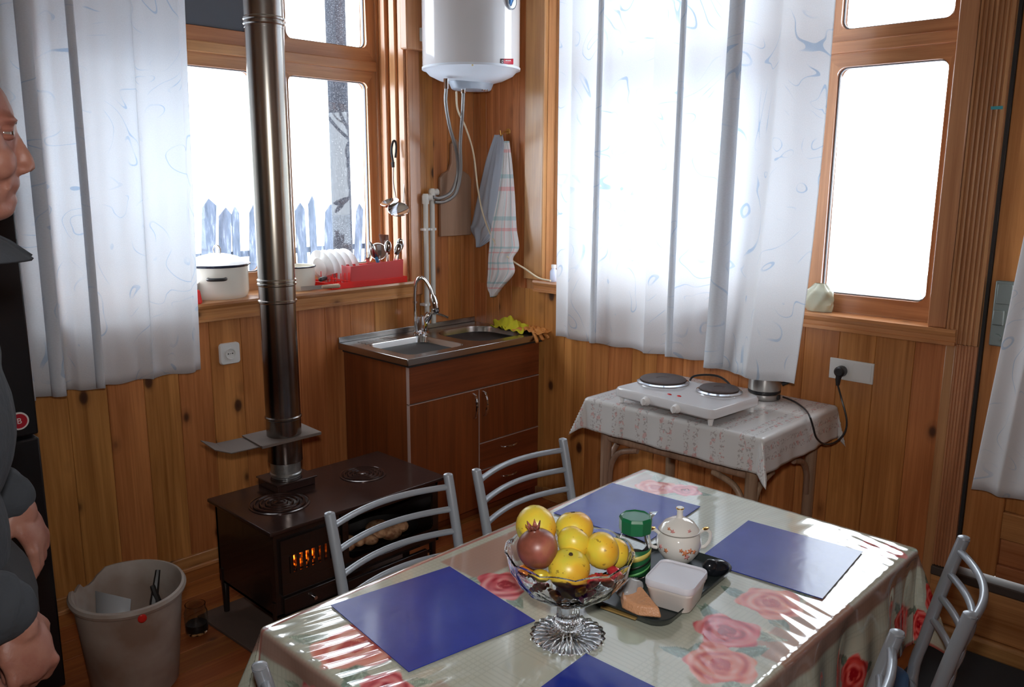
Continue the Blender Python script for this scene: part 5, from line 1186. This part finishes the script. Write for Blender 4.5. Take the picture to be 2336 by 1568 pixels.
for k, (px, py, of_) in enumerate(((1222, 1342, -.045), (1262, 1362, -.055), (1233, 1312, -.06), (1345, 1362, -.055), (1385, 1325, -.05), (1290, 1372, -.03), (1352, 1325, -.065), (1405, 1305, -.02), (1200, 1300, -.02), (1325, 1345, -.06))):
    col, cn = CC[k % 7]; c = frp(px, py, of_)
    hd = c[:2]-bc[:2]; L = np.linalg.norm(hd); hgt = c[2]-TT; mxr = np.interp(hgt, [.088, .096, .116, .142, .173], [.0, .050, .080, .097, .106])-.010
    if L > mxr: c[:2] = bc[:2]+hd/L*max(mxr-.004, .01)
    cd = thing('candy', tuple(c), ['red foil', 'orange', 'yellow', 'purple', 'dark red', 'amber', 'scarlet'][k % 7]+' wrapped candy in the crystal bowl, '+['low at the left', 'low left of the foot', 'left under the pomegranate', 'low right of the foot', 'at the right side', 'just above the stem', 'right under the apples', 'at the right rim', 'at the left rim', 'in the middle'][k], 'candy', None); cd['group'] = 'wrapped candies in the crystal bowl'
    mm = mat('candy_'+cn.replace(' ', '_'), col, .25, .3); RR = rotm((0, 0, 1), k*1.1)
    MB().ell(c, (.017, .011, .010), RR, 10, 8).build('sweet', mm, cd)
    for s_ in (-1, 1): MB().lathe([(.001, 0), (.006, .010), (.0005, .009)], c+RR@np.array([s_*.011, 0, 0]), 8, RR@np.array([s_*1., 0, 0])).build('wrapper_twist', mm, cd)

# tray with jar, sugar bowl, butter box
m_tray = mat('dark_green_grey_tray', (.025, .032, .032), .32)
tc = np.array([-1.648, -2.318, TT+.001]); TR = rotm((0, 0, 1), math.radians(5.0)); tr_ = thing('tray', tuple(tc), 'dark rounded serving tray right of the fruit bowl', 'tray')
def RT(p): return tc+TR@np.array(p, float)
rings = []
for (k, z, r) in ((.90, .0, .03), (.94, .001, .035), (1.0, .016, .04), (1.012, .017, .04), (1.0, .019, .04), (.93, .005, .033), (.88, .004, .03)):
    rings.append([RT((u, v, z)) for u, v in rrect(-.166*k, .166*k, -.098*k, .098*k, r, 6)])
K = len(rings[0]); mb = MB(); mb.v = [tuple(p) for r in rings for p in r]; mb.f = [(i*K+j, i*K+(j+1) % K, (i+1)*K+(j+1) % K, (i+1)*K+j) for i in range(6) for j in range(K)]+[tuple(range(K))[::-1], tuple(range(6*K, 7*K))]
mb.build('pan', m_tray, tr_)
zt_ = TT+.0065
jc = np.array([*P(1446, 1310, 2, zt_)[:2], zt_]); jr = thing('coffee_jar', tuple(jc), 'glass coffee jar with a faceted green lid on the tray', 'jar')
MB().shell([(.001, .002), (.026, .001), (.031, .006), (.034, .03), (.0345, .075), (.031, .094), (.027, .100), (.027, .108), (.025, .108), (.025, .100), (.029, .093), (.0325, .075), (.032, .03), (.028, .008), (.001, .005)], jc, 40).build('glass', m_cry, jr)
lidm = MB(); lidm.lathe([(.033, .100), (.0355, .103), (.0365, .130), (.0325, .137), (.031, .134), (0, .134)], jc, 9); lidm.build('lid', m_greenlid, jr, sharp=20, bevel=.0015)
m_lb = mat('jar_label_green', (.02, .14, .05), .4); aj = math.atan2(CAM[1]-jc[1], CAM[0]-jc[0])+.35
def jpatch(nm, a0, a1, zf0, zf1, m, r=.0353, par=None):
    g = [[jc+np.array([r*math.cos(aj+a), r*math.sin(aj+a), zf0(a)+(zf1(a)-zf0(a))*s_]) for a in np.linspace(a0, a1, 12)] for s_ in (0, .5, 1)]
    return MB().grid(g).build(nm, m, par or jr, solid=.0004)
lbp = jpatch('label', -1.1, 1.1, lambda a: .010, lambda a: .068, m_lb)
jpatch('label_stripe', -1.05, 1.05, lambda a: .046+.008*a, lambda a: .058+.008*a, mat('label_yellow', (.75, .62, .15), .4), .0358, lbp)
jpatch('label_stripe', -1.0, 1.0, lambda a: .030+.012*a, lambda a: .036+.012*a, mat('label_black_print', (.02, .03, .02), .4), .0360, lbp)
jpatch('label_stripe', -1.0, 1.0, lambda a: .016+.012*a, lambda a: .021+.012*a, mat('label_light_green', (.15, .5, .15), .4), .0360, lbp)
MB().lathe([(.029, .006), (.0315, .03), (.0315, .045), (0, .047)], jc, 28).build('coffee', mat('coffee_powder', (.10, .045, .02), .8), jr)
MB().add([jc+np.array([0, 0, .134])+TR@np.array(q) for q in ((.010, -.033, .0), (.034, -.012, .002), (.040, -.030, .006))], [(0, 1, 2)]).build('foil_flap', mat('foil', (.75, .82, .85), .2, .8), jr, solid=.0006)
sc_ = np.array([*P(1546, 1278, 2, zt_)[:2], zt_]); sg = thing('sugar_bowl', tuple(sc_), 'round white china sugar bowl with lid, gold knob and orange flowers', 'sugar bowl')
m_ch = mat('flowered_china', (.82, .80, .75), .08, Coat_Weight=.5)
MB().lathe([(.026, 0), (.029, .003), (.036, .010), (.047, .027), (.051, .045), (.048, .060), (.042, .070), (.040, .072), (0, .071)], sc_, 48).build('body', m_ch, sg)
ld_ = MB().lathe([(.044, .071), (.0455, .074), (.043, .079), (.034, .091), (.018, .100), (.008, .103), (.0065, .110), (.007, .118), (.0085, .123), (.0075, .127), (0, .128)], sc_, 40).build('lid', m_ch, sg)
MB().tube([sc_+np.array([.0078*math.cos(a), .0078*math.sin(a), .1245]) for a in np.linspace(0, 2*PI, 20, endpoint=False)], .0016, 6, True).build('gold_ring', m_gold, ld_)
MB().tube([sc_+np.array([.0455*math.cos(a), .0455*math.sin(a), .074]) for a in np.linspace(0, 2*PI, 44, endpoint=False)], .0009, 5, True).build('lid_line', mat('grey_line', (.25, .23, .2), .3), ld_)
for s_ in (1, -1):
    d = unit(_r*s_); d[2] = 0
    hn = MB().tube(spline([sc_+d*.043+[0, 0, .064], sc_+d*.058+[0, 0, .074], sc_+d*.070+[0, 0, .066], sc_+d*.070+[0, 0, .048], sc_+d*.060+[0, 0, .034], sc_+d*.048+[0, 0, .030]], 5), .0042, 8).build('handle', m_ch, sg)
    MB().ell(sc_+d*.060+[0, 0, .0765], (.010, .006, .003), None, 10, 6).build('gold_trim', m_gold, hn)
av = math.atan2(CAM[1]-sc_[1], CAM[0]-sc_[0]); m_of = mat('orange_flower_print', (.72, .26, .12), .15); m_pf = mat('pink_flower_print', (.70, .30, .28), .15)
def on_body(a, z, e=.0006): r = np.interp(z, [.01, .027, .045, .060, .07, .079, .091, .10], [.036, .047, .051, .048, .042, .043, .034, .018])+e; return sc_+np.array([r*math.cos(av+a), r*math.sin(av+a), z])
for (a, z, m_, R2) in ((.30, .040, m_of, .008), (.52, .044, m_of, .007), (.40, .030, m_pf, .007), (.12, .046, m_of, .005), (-.55, .040, m_of, .006), (-.85, .044, m_pf, .006), (.75, .040, m_of, .006), (-.35, .083, m_pf, .006), (-.6, .086, m_of, .005), (.6, .085, m_pf, .005)):
    nr = unit(on_body(a, z)-(sc_+np.array([0, 0, z-.004]))); u_, w_ = basis(nr); c = on_body(a, z)
    pt = [c+nr*.0004+(u_*math.cos(t_)+w_*math.sin(t_))*R2*(.72+.28*math.cos(5*t_)) for t_ in np.linspace(0, 2*PI, 30, endpoint=False)]
    MB().add([c+nr*.0012]+pt, [(0, 1+k, 1+(k+1) % 30) for k in range(30)]).build('flower_print', m_, sg, solid=.0006)
L_, B_, R_c, F_ = (P(*q, 2, TT+.062)[:2] for q in ((1467, 1320), (1510, 1277), (1620, 1300), (1578, 1356)))
cc = (L_+B_+R_c+F_)/4; ux = ((F_-L_)+(R_c-B_))/2; uy = ((L_-F_)*0+(B_-L_)+(R_c-F_))/2; la, lb_ = np.linalg.norm(ux)/2, np.linalg.norm(uy)/2; ux, uy = ux/np.linalg.norm(ux), uy/np.linalg.norm(uy)
bb = thing('butter_box', (cc[0], cc[1], zt_), 'white plastic butter tub with a lid on the tray', 'tub')
def ringbox(rgs, m, nm, par, rr=.018):
    rings = [[(*(cc+ux*u+uy*v), z) for u, v in rrect(-la*k, la*k, -lb_*k, lb_*k, min(rr, la*k*.6), 6)] for (k, z) in rgs]; K = len(rings[0]); mb = MB(); mb.v = [p for r in rings for p in r]
    fs = [(i*K+j, i*K+(j+1) % K, (i+1)*K+(j+1) % K, (i+1)*K+j) for i in range(len(rings)-1) for j in range(K)]+[tuple(range(K))[::-1], tuple(range((len(rings)-1)*K, len(rings)*K))]
    if ux[0]*uy[1]-ux[1]*uy[0] < 0: fs = [q[::-1] for q in fs]
    mb.f = fs; return mb.build(nm, m, par)
m_tub = mat('ivory_plastic', (.72, .68, .64), .35); z0_ = zt_
ringbox([(.80, z0_), (.83, z0_+.002), (.93, z0_+.036), (.955, z0_+.038), (.955, z0_+.047)], m_tub, 'tub', bb)
ringbox([(.99, z0_+.044), (1.0, z0_+.045), (1.0, z0_+.055), (.985, z0_+.058), (.95, z0_+.058), (.93, z0_+.0545), (.5, z0_+.0545)], mat('white_tub_lid', (.70, .70, .76), .3), 'lid', bb)
# peach wedge in clear wrap, white wrapper, tan strip, black pouch
m_pch = mat('peach_sponge', (.66, .33, .17), .45); n = N(m_pch); n.bump(n.noise(n.coord((1, 1, 1)), 150, 2), .8, .003)
W_ = [P(*q, 2, zt_+.004)[:2] for q in ((1412, 1352), (1418, 1385), (1455, 1403), (1512, 1408), (1475, 1372), (1452, 1340))]
K = 6; ctw = sum(W_)/6; v = [(*p, zt_) for p in W_]+[(*(ctw+(p-ctw)*.86), zt_+.020+.006*(i in (0, 5, 4))) for i, p in enumerate(W_)]
o = MB().add(v, [tuple(range(K)), tuple(range(K, 2*K))[::-1]]+[(i, K+i, K+(i+1) % K, (i+1) % K) for i in range(K)]).build('cake_wedge', m_pch, bevel=.004); tag(o, 'peach coloured wedge wrapped in clear film on the front of the tray', 'cake')
rows = []; q0 = P(1438, 1345, 2, zt_+.02)
for j in range(12):
    t_ = j/11; row = []
    for i in range(20):
        a = 2*PI*i/20; r = .022*math.sin(PI*min(1, .15+t_*.85))**.6*(1+.18*math.sin(3*a+5*t_)+.14*math.sin(7*a-8*t_)); row.append((q0[0]+r*math.cos(a)*1.3, q0[1]+r*math.sin(a), zt_+.002+.042*t_))
    row.append(row[0]); rows.append(row)
o = MB().grid(rows).build('plastic_wrapper', mat('white_crumpled_film', (.75, .75, .76), .25, Transmission_Weight=.5), sharp=50); tag(o, 'crumpled white plastic wrapper between the bowl and the butter tub', 'wrapper')
a_, c_ = P(1372, 1384, 2, zt_+.003), P(1452, 1412, 2, zt_+.003); d = unit(c_-a_)
o = MB().obox((a_+c_)/2, (np.linalg.norm(c_-a_), .010, .004), np.array([d, np.cross((0, 0, 1.), d), (0, 0, 1.)]).T).build('wooden_stick', mat('tan_stick', (.30, .19, .06), .45), bevel=.001); tag(o, 'tan flat stick lying along the front of the tray', 'stick')
q = P(1634, 1297, 2, TT+.02); rows = []
Rq = rotm((0, 0, 1), math.radians(-30)); mb = MB().ell((q[0], q[1], TT+.0205), (.030, .018, .019), Rq, 18, 12); mb.ell((q[0]-.014, q[1]+.006, TT+.026), (.018, .015, .018), Rq, 16, 10)
o = mb.build('pouch', mat('black_gloss_pouch', (.012, .014, .018), .18)); tag(o, 'small glossy black pouch beside the butter tub at the tray end', 'pouch')

# ------------------------------------------------------------------ chairs
def make_chair():
    t_ = thing('dining_chair', (0, 0, 0), '-', 'chair', 'grey tube chairs round the dining table')
    m = m_chair
    def post(s_, z):   # back post position at height z
        k = max(0, (z-.45)/.37); return np.array([s_*(.188+.004*k), .175+.055*k+.02*k*k, z])
    for s_ in (-1, 1):
        p_ = [np.array([s_*.200, .235, 0]), np.array([s_*.194, .19, .25]), post(s_, .45)]+[post(s_, z) for z in (.55, .65, .75, .815)]
        MB().tube(spline(p_, 4), .0135, 14).lathe([(.0135, 0), (.0125, .004), (.006, .007), (0, .0075)], post(s_, .815), 14).build('back_post', m, t_)
        MB().tube(spline([np.array([s_*.195, -.215, 0]), np.array([s_*.190, -.195, .25]), np.array([s_*.185, -.180, .43])], 4), .0135, 14).build('leg', m, t_)
        MB().lathe([(.016, 0), (.017, .012), (.014, .02)], (s_*.195, -.215, 0), 12).build('foot_cap', m_rubber, t_)
        MB().lathe([(.016, 0), (.017, .012), (.014, .02)], (s_*.200, .235, 0), 12).build('foot_cap', m_rubber, t_)
        MB().cyl((s_*.192, .20, .20), (s_*.190, -.200, .20), .008, 10).build('stretcher', m, t_)
    for z in (.785, .725, .665, .605):
        a, c_ = post(-1, z), post(1, z); pts = [a+(c_-a)*u+np.array([0, .042*math.sin(PI*u)**.9, .002*math.sin(PI*u)]) for u in np.linspace(0, 1, 17)]
        MB().tube(pts, .0085, 10).build('back_rung', m, t_)
    fr = [(x, y_, .435) for x, y_ in rrect(-.190, .190, -.195, .180, .05, 6)]
    MB().tube(fr, .0115, 12, True).build('seat_frame', m, t_)
    mb = MB(); rings = [[(u*k, -.008+v*k, z) for u, v in rrect(-.192, .192, -.200, .178, .055, 6)] for (k, z) in ((.93, .440), (.99, .448), (1.0, .458), (.98, .470), (.90, .478), (.5, .481))]
    K = len(rings[0]); mb.v = [p for r in rings for p in r]; mb.f = [(i*K+j, i*K+(j+1) % K, (i+1)*K+(j+1) % K, (i+1)*K+j) for i in range(5) for j in range(K)]+[tuple(range(K))[::-1], tuple(range(5*K, 6*K))]
    mb.build('seat', mat('blue_vinyl', (.04, .13, .30), .4), t_)
    return t_
ch = make_chair()
CH = [((-1.797, -1.840), 0.0, 'grey tube chair between the stove and the table'), ((-1.325, -1.862), .03, 'grey tube chair at the far side of the table in front of the sink cabinet'),
      ((-1.306, -2.557), PI+.31, 'grey tube chair with four curved rungs at the right edge of the photo'), ((-1.777, -2.535), PI+.03, 'grey tube chair at the bottom right whose post top covers the tablecloth side'), ((-2.185, -2.240), PI/2+.02, 'grey tube chair at the left end of the table, only its post top showing')]
for i, ((x, yy), rz, lb) in enumerate(CH):
    if i == 0: ch.location = (x, yy, 0); ch.rotation_euler = (0, 0, rz); ch['label'] = lb
    else: dup(ch, (x, yy, 0), rz, lb)
# ------------------------------------------------------------------ the man at the left edge
def Q(px, py, D):
    d = _f+_r*(px-1168)/FPX-_u*(py-784)/FPX; return CAM+d*(D/np.hypot(d[0], d[1]))
fv = unit((.965, -.262, 0)); lv = np.array([.262, .965, 0]); up_ = np.array([0, 0, 1.])
nose = Q(83, 385, 1.45)
def L3(F, l, z): return nose*[1, 1, 0]+fv*F+lv*l+up_*z
man = thing('person', tuple(L3(-.22, 0, 0)), 'balding older man in a dark grey jacket at the left edge, facing right', 'person')
m_skin = mat('skin', (.34, .155, .11), .5, Subsurface_Weight=.12, Subsurface_Radius=(.02, .008, .004)); n = N(m_skin)
n.l(n.ramp(n.noise(n.coord((1, 1, 1), rnd=False), 16, 4, .6), [(.35, (.27, .10, .07)), (.55, (.33, .145, .10)), (.7, (.37, .18, .13))]), n.b.inputs['Base Color']); n.bump(n.noise(n.coord((1, 1, 1), rnd=False), 130, 3), .3, .002)
m_jack = mat('grey_fleece_jacket', (.040, .045, .053), .9); n = N(m_jack); n.bump(n.noise(n.coord((1, 1, 1), rnd=False), 14, 4), .6, .02)
m_trs = mat('black_trousers', (.012, .012, .014), .85)
Rf = np.array([fv, lv, up_]).T
b = MB()
E_ = lambda F, l, z, r, R=Rf: b.ell(L3(F, l, z), r, R, 20, 14)
# skull, brow, cheeks, jaw
E_(-.122, 0, 1.688, (.103, .077, .108)); E_(-.090, 0, 1.640, (.066, .062, .075)); E_(-.050, 0, 1.702, (.030, .050, .014))
for s_ in (-1, 1):
    E_(-.042, s_*.026, 1.697, (.025, .024, .008)); E_(-.050, s_*.042, 1.640, (.026, .022, .028)); E_(-.066, s_*.052, 1.665, (.03, .018, .03))
    E_(-.130, s_*.077, 1.655, (.016, .010, .031)); E_(-.138, s_*.082, 1.672, (.018, .007, .020)); E_(-.018, s_*.0115, 1.628, (.011, .0070, .007))
    b.cap(L3(-.032, s_*.022, 1.632), L3(-.040, s_*.034, 1.600), .006, .005)
b.cap(L3(-.030, 0, 1.688), L3(-.0115, 0, 1.642), .0075, .0100); E_(-.0125, 0, 1.634, (.0125, .0105, .0100)); E_(-.028, 0, 1.652, (.016, .011, .03))
E_(-.048, 0, 1.611, (.026, .034, .022)); E_(-.0335, 0, 1.6175, (.0085, .020, .0055)); E_(-.0330, 0, 1.6045, (.009, .019, .0055)); E_(-.050, 0, 1.584, (.022, .026, .016)); E_(-.072, 0, 1.572, (.040, .040, .020)); E_(-.085, 0, 1.600, (.055, .056, .04))
b.cap(L3(-.125, 0, 1.60), L3(-.165, 0, 1.48), .058, .064, 20)
# trunk, pelvis, legs, feet
b.cap(L3(-.205, 0, 1.33), L3(-.21, 0, 1.10), .10, .10, 20); b.cap(L3(-.22, -.12, 1.39), L3(-.22, .12, 1.39), .055, .055, 16); b.cap(L3(-.20, -.07, .96), L3(-.20, .07, .96), .13, .13, 16)
for s_ in (-1, 1):
    b.cap(L3(-.20, s_*.09, .92), L3(-.17, s_*.10, .50), .085, .055, 16); b.cap(L3(-.17, s_*.10, .50), L3(-.22, s_*.11, .08), .055, .036, 16); b.cap(L3(-.24, s_*.11, .045), L3(-.09, s_*.13, .030), .040, .030, 12)
# arms
shR, shL = L3(-.205, -.19, 1.405), L3(-.205, .19, 1.405)
elR, elL = L3(-.26, -.235, 1.115), L3(-.24, .235, 1.115)
wrR = Q(28, 1395, 1.27); wrL = Q(32, 1140, 1.60)
for sh, el, wr in ((shR, elR, wrR), (shL, elL, wrL)): b.cap(sh, el, .050, .042, 14); b.cap(el, wr, .042, .028, 14)
nails = []
def hand(wr, d, pn, thumb, curl, spread=.0, S=1.0):
    "d: towards the knuckles, pn: back-of-hand normal, thumb: +1/-1 side"
    d = unit(d); pn = unit(pn-d*(pn@d)); s = np.cross(pn, d)*thumb
    RR = np.array([d, np.cross(pn, d), pn]).T
    b.cap(wr, wr+d*.028*S, .027*S, .026*S, 12); b.ell(wr+d*.058*S, np.array([.048, .041, .0165])*S, RR, 16, 10)
    for k in range(4): b.cap(wr+d*.030*S+s*(.018-.012*k)*S, wr+d*.090*S+s*(.030-.020*k)*S, .012*S, .0098*S, 10)
    for k, (ln, c_) in enumerate(zip((.074, .082, .077, .061), curl)):
        p = wr+d*.090*S+s*(.030-.020*k)*S+pn*.002; a = 0; dd = unit(d+s*spread*(1.5-k)); rr = (.0098, .0096, .0092, .0082)[k]*S
        for j, (fr, bend) in enumerate(((.45, .8), (.30, 1.1), (.25, .8))):
            a += c_*bend; q = p+(dd*math.cos(a)-pn*math.sin(a))*ln*fr*S; b.cap(p, q, rr*(1-.07*j), rr*(.93-.07*j), 10); p = q
        nails.append((p-(dd*math.cos(a)-pn*math.sin(a))*.004+(dd*math.sin(a)+pn*math.cos(a))*rr*.80, dd*math.cos(a)-pn*math.sin(a), dd*math.sin(a)+pn*math.cos(a), rr))
    tb = wr+d*.022*S+s*.022*S-pn*.006; t1 = tb+(d*.55+s*.62-pn*.40)*.040*S; t2 = t1+(d*.85+s*.10-pn*.48)*.034*S; t3 = t2+(d*.88-s*.25-pn*.36)*.026*S
    b.cap(tb, t1, .0145*S, .0125*S, 10); b.cap(t1, t2, .0120*S, .0108*S, 10); b.cap(t2, t3, .0108*S, .0090*S, 10)
hand(wrR, Q(62, 1490, 1.255)-wrR, unit(-lv*.75+fv*.6+up_*.2), 1, (1.15, 1.2, 1.2, 1.15), 0, 1.0)
hand(wrL, Q(88, 1240, 1.60)-wrL, unit(fv*.75-lv*.35+up_*.5), -1, (.38, .42, .48, .55), .05, 1.0)
body = b.build('body', m_skin, man, sharp=180)
q_ = body.modifiers.new('r', 'REMESH'); q_.mode = 'VOXEL'; q_.voxel_size = .0042; q_.use_smooth_shade = True
q_ = body.modifiers.new('s', 'SMOOTH'); q_.factor = .5; q_.iterations = 2
for (p, dx, nx_, r) in nails:
    MB().ell(p, (r*.85, r*.62, .0016), np.array([dx, np.cross(nx_, dx), nx_]).T, 10, 6).build('fingernail', mat('nail', (.55, .32, .26), .3), man)
# eyes, brows, hair
for s_ in (-1, 1):
    ey = MB().ell(L3(-.0370, s_*.0305, 1.679), .0118, None, 18, 12).build('eye', mat('eye_white', (.20, .16, .14), .15), man)
    MB().ell(L3(-.0266, s_*.0315, 1.679), (.0025, .0052, .0052), Rf, 12, 8).build('iris', mat('iris_brown', (.05, .025, .012), .1), ey)
    MB().ell(L3(-.0368, s_*.0305, 1.6845), (.0136, .0148, .0078), Rf, 14, 8).build('eyelid', m_skin, man)
    MB().ell(L3(-.0372, s_*.0305, 1.6735), (.0136, .0146, .0060), Rf, 14, 8).build('eyelid', m_skin, man)
m_hair = mat('grey_hair', (.045, .042, .040), .8)
hb = MB()
R2 = random.Random(9)
for s_ in (-1, 1):
    eb_ = MB()
    for k in range(46):
        t_ = k/45; p = L3(-.0235-.028*t_**1.5, s_*(.010+.036*t_), 1.6955+.003*math.sin(t_*3)+R2.uniform(-.003, .003)); e = p+fv*.004+up_*R2.uniform(-.002, .003)+lv*s_*.006
        eb_.tube([p-fv*.003, (p+e)/2+fv*.002, e], [.0012, .0011, .0004], 4)
    eb_.build('eyebrow', m_hair, man)
for k in range(900):
    a = R2.uniform(1.75, 2*PI-1.75); zz = R2.uniform(1.60, 1.735)-(.0 if abs(a-PI) < .9 else .03)
    ct_ = (zz-1.688)/.108
    if abs(ct_) > .98: continue
    rr = math.sqrt(1-ct_*ct_); p = L3(-.122+.105*rr*math.cos(a), .079*rr*math.sin(a), zz); d = unit(fv*math.cos(a)*.5+lv*math.sin(a)*.5-up_*.8)
    hb.tube([p, p+d*.012], [.0012, .0004], 3)
hb.build('hair', m_hair, man)
# jacket with sleeves and stand-up collar, one shell
j = MB(); JE = lambda F, l, z, r: j.ell(L3(F, l, z), r, Rf, 24, 16)
JE(-.205, 0, 1.36, (.135, .20, .13)); j.cap(L3(-.215, -.15, 1.40), L3(-.215, .15, 1.40), .088, .088, 18); JE(-.200, 0, 1.26, (.140, .19, .18)); JE(-.21, 0, 1.08, (.125, .18, .16)); JE(-.22, 0, .96, (.12, .17, .10))
for sh, el, wr, D in ((shR, elR, wrR, 0), (shL, elL, wrL, 0)):
    w2 = el+(wr-el)*.93; j.cap(sh, el, .078, .066, 18); j.cap(el, el+(w2-el)*.55, .068, .060, 18); j.cap(el+(w2-el)*.5, w2, .060, .046, 18)
    for t_ in (.62, .80, .95): c = el+(w2-el)*t_; u_, w__ = basis(w2-el); j.tube([c+(math.cos(a)*u_+math.sin(a)*w__)*(.053-.010*t_) for a in np.linspace(0, 2*PI, 24, endpoint=False)], .012, 8, True)
jk = j.build('jacket', m_jack, man, sharp=180)
q_ = jk.modifiers.new('r', 'REMESH'); q_.mode = 'VOXEL'; q_.voxel_size = .008; q_.use_smooth_shade = True
q_ = jk.modifiers.new('s', 'SMOOTH'); q_.factor = .6; q_.iterations = 4
# fold-down collar
rows = []
for i in range(40):
    a = -PI*.93+2*PI*.93*i/39; k = abs(a)/PI
    cx_ = L3(-.140, 0, 0); base_r, tip = .083, 1-k
    d = -fv*math.cos(a)*-1 if False else (fv*-math.cos(a)+lv*math.sin(a))
    fr = max(0, -math.cos(a)) if False else k
    row = []
    for (r, z) in ((.078, 1.485), (.074, 1.515), (.072, 1.548-.010*k), (.078, 1.556-.016*k), (.092+.016*k, 1.535-.014*k), (.104+.030*k, 1.508-.010*k)):
        c = L3(-.158, 0, 0); p = c+d*r*(1+.10*k)+up_*z; row.append(p)
    rows.append(row)
j2 = MB().grid(rows).build('collar', m_jack, jk, solid=.005, sharp=180)
t2 = MB()
for s_ in (-1, 1): t2.cap(L3(-.20, s_*.085, .93), L3(-.17, s_*.10, .50), .110, .082, 18); t2.cap(L3(-.17, s_*.10, .50), L3(-.215, s_*.11, .10), .082, .066, 18)
t2.cap(L3(-.20, -.07, .95), L3(-.20, .07, .95), .142, .142, 18)
tr2 = t2.build('trousers', m_trs, man, sharp=180); q_ = tr2.modifiers.new('r', 'REMESH'); q_.mode = 'VOXEL'; q_.voxel_size = .010; q_.use_smooth_shade = True
for s_ in (-1, 1):
    sm_ = MB(); sm_.cap(L3(-.26, s_*.11, .052), L3(-.06, s_*.135, .040), .050, .038, 16); sm_.box(L3(-.27, s_*.11, 0)-[.04, .04, 0], L3(-.06, s_*.13, .02)+[.03, .03, 0])
    o_ = MB().cap(L3(-.26, s_*.11, .052), L3(-.06, s_*.135, .042), .051, .040, 16).build('shoe', m_black, man)
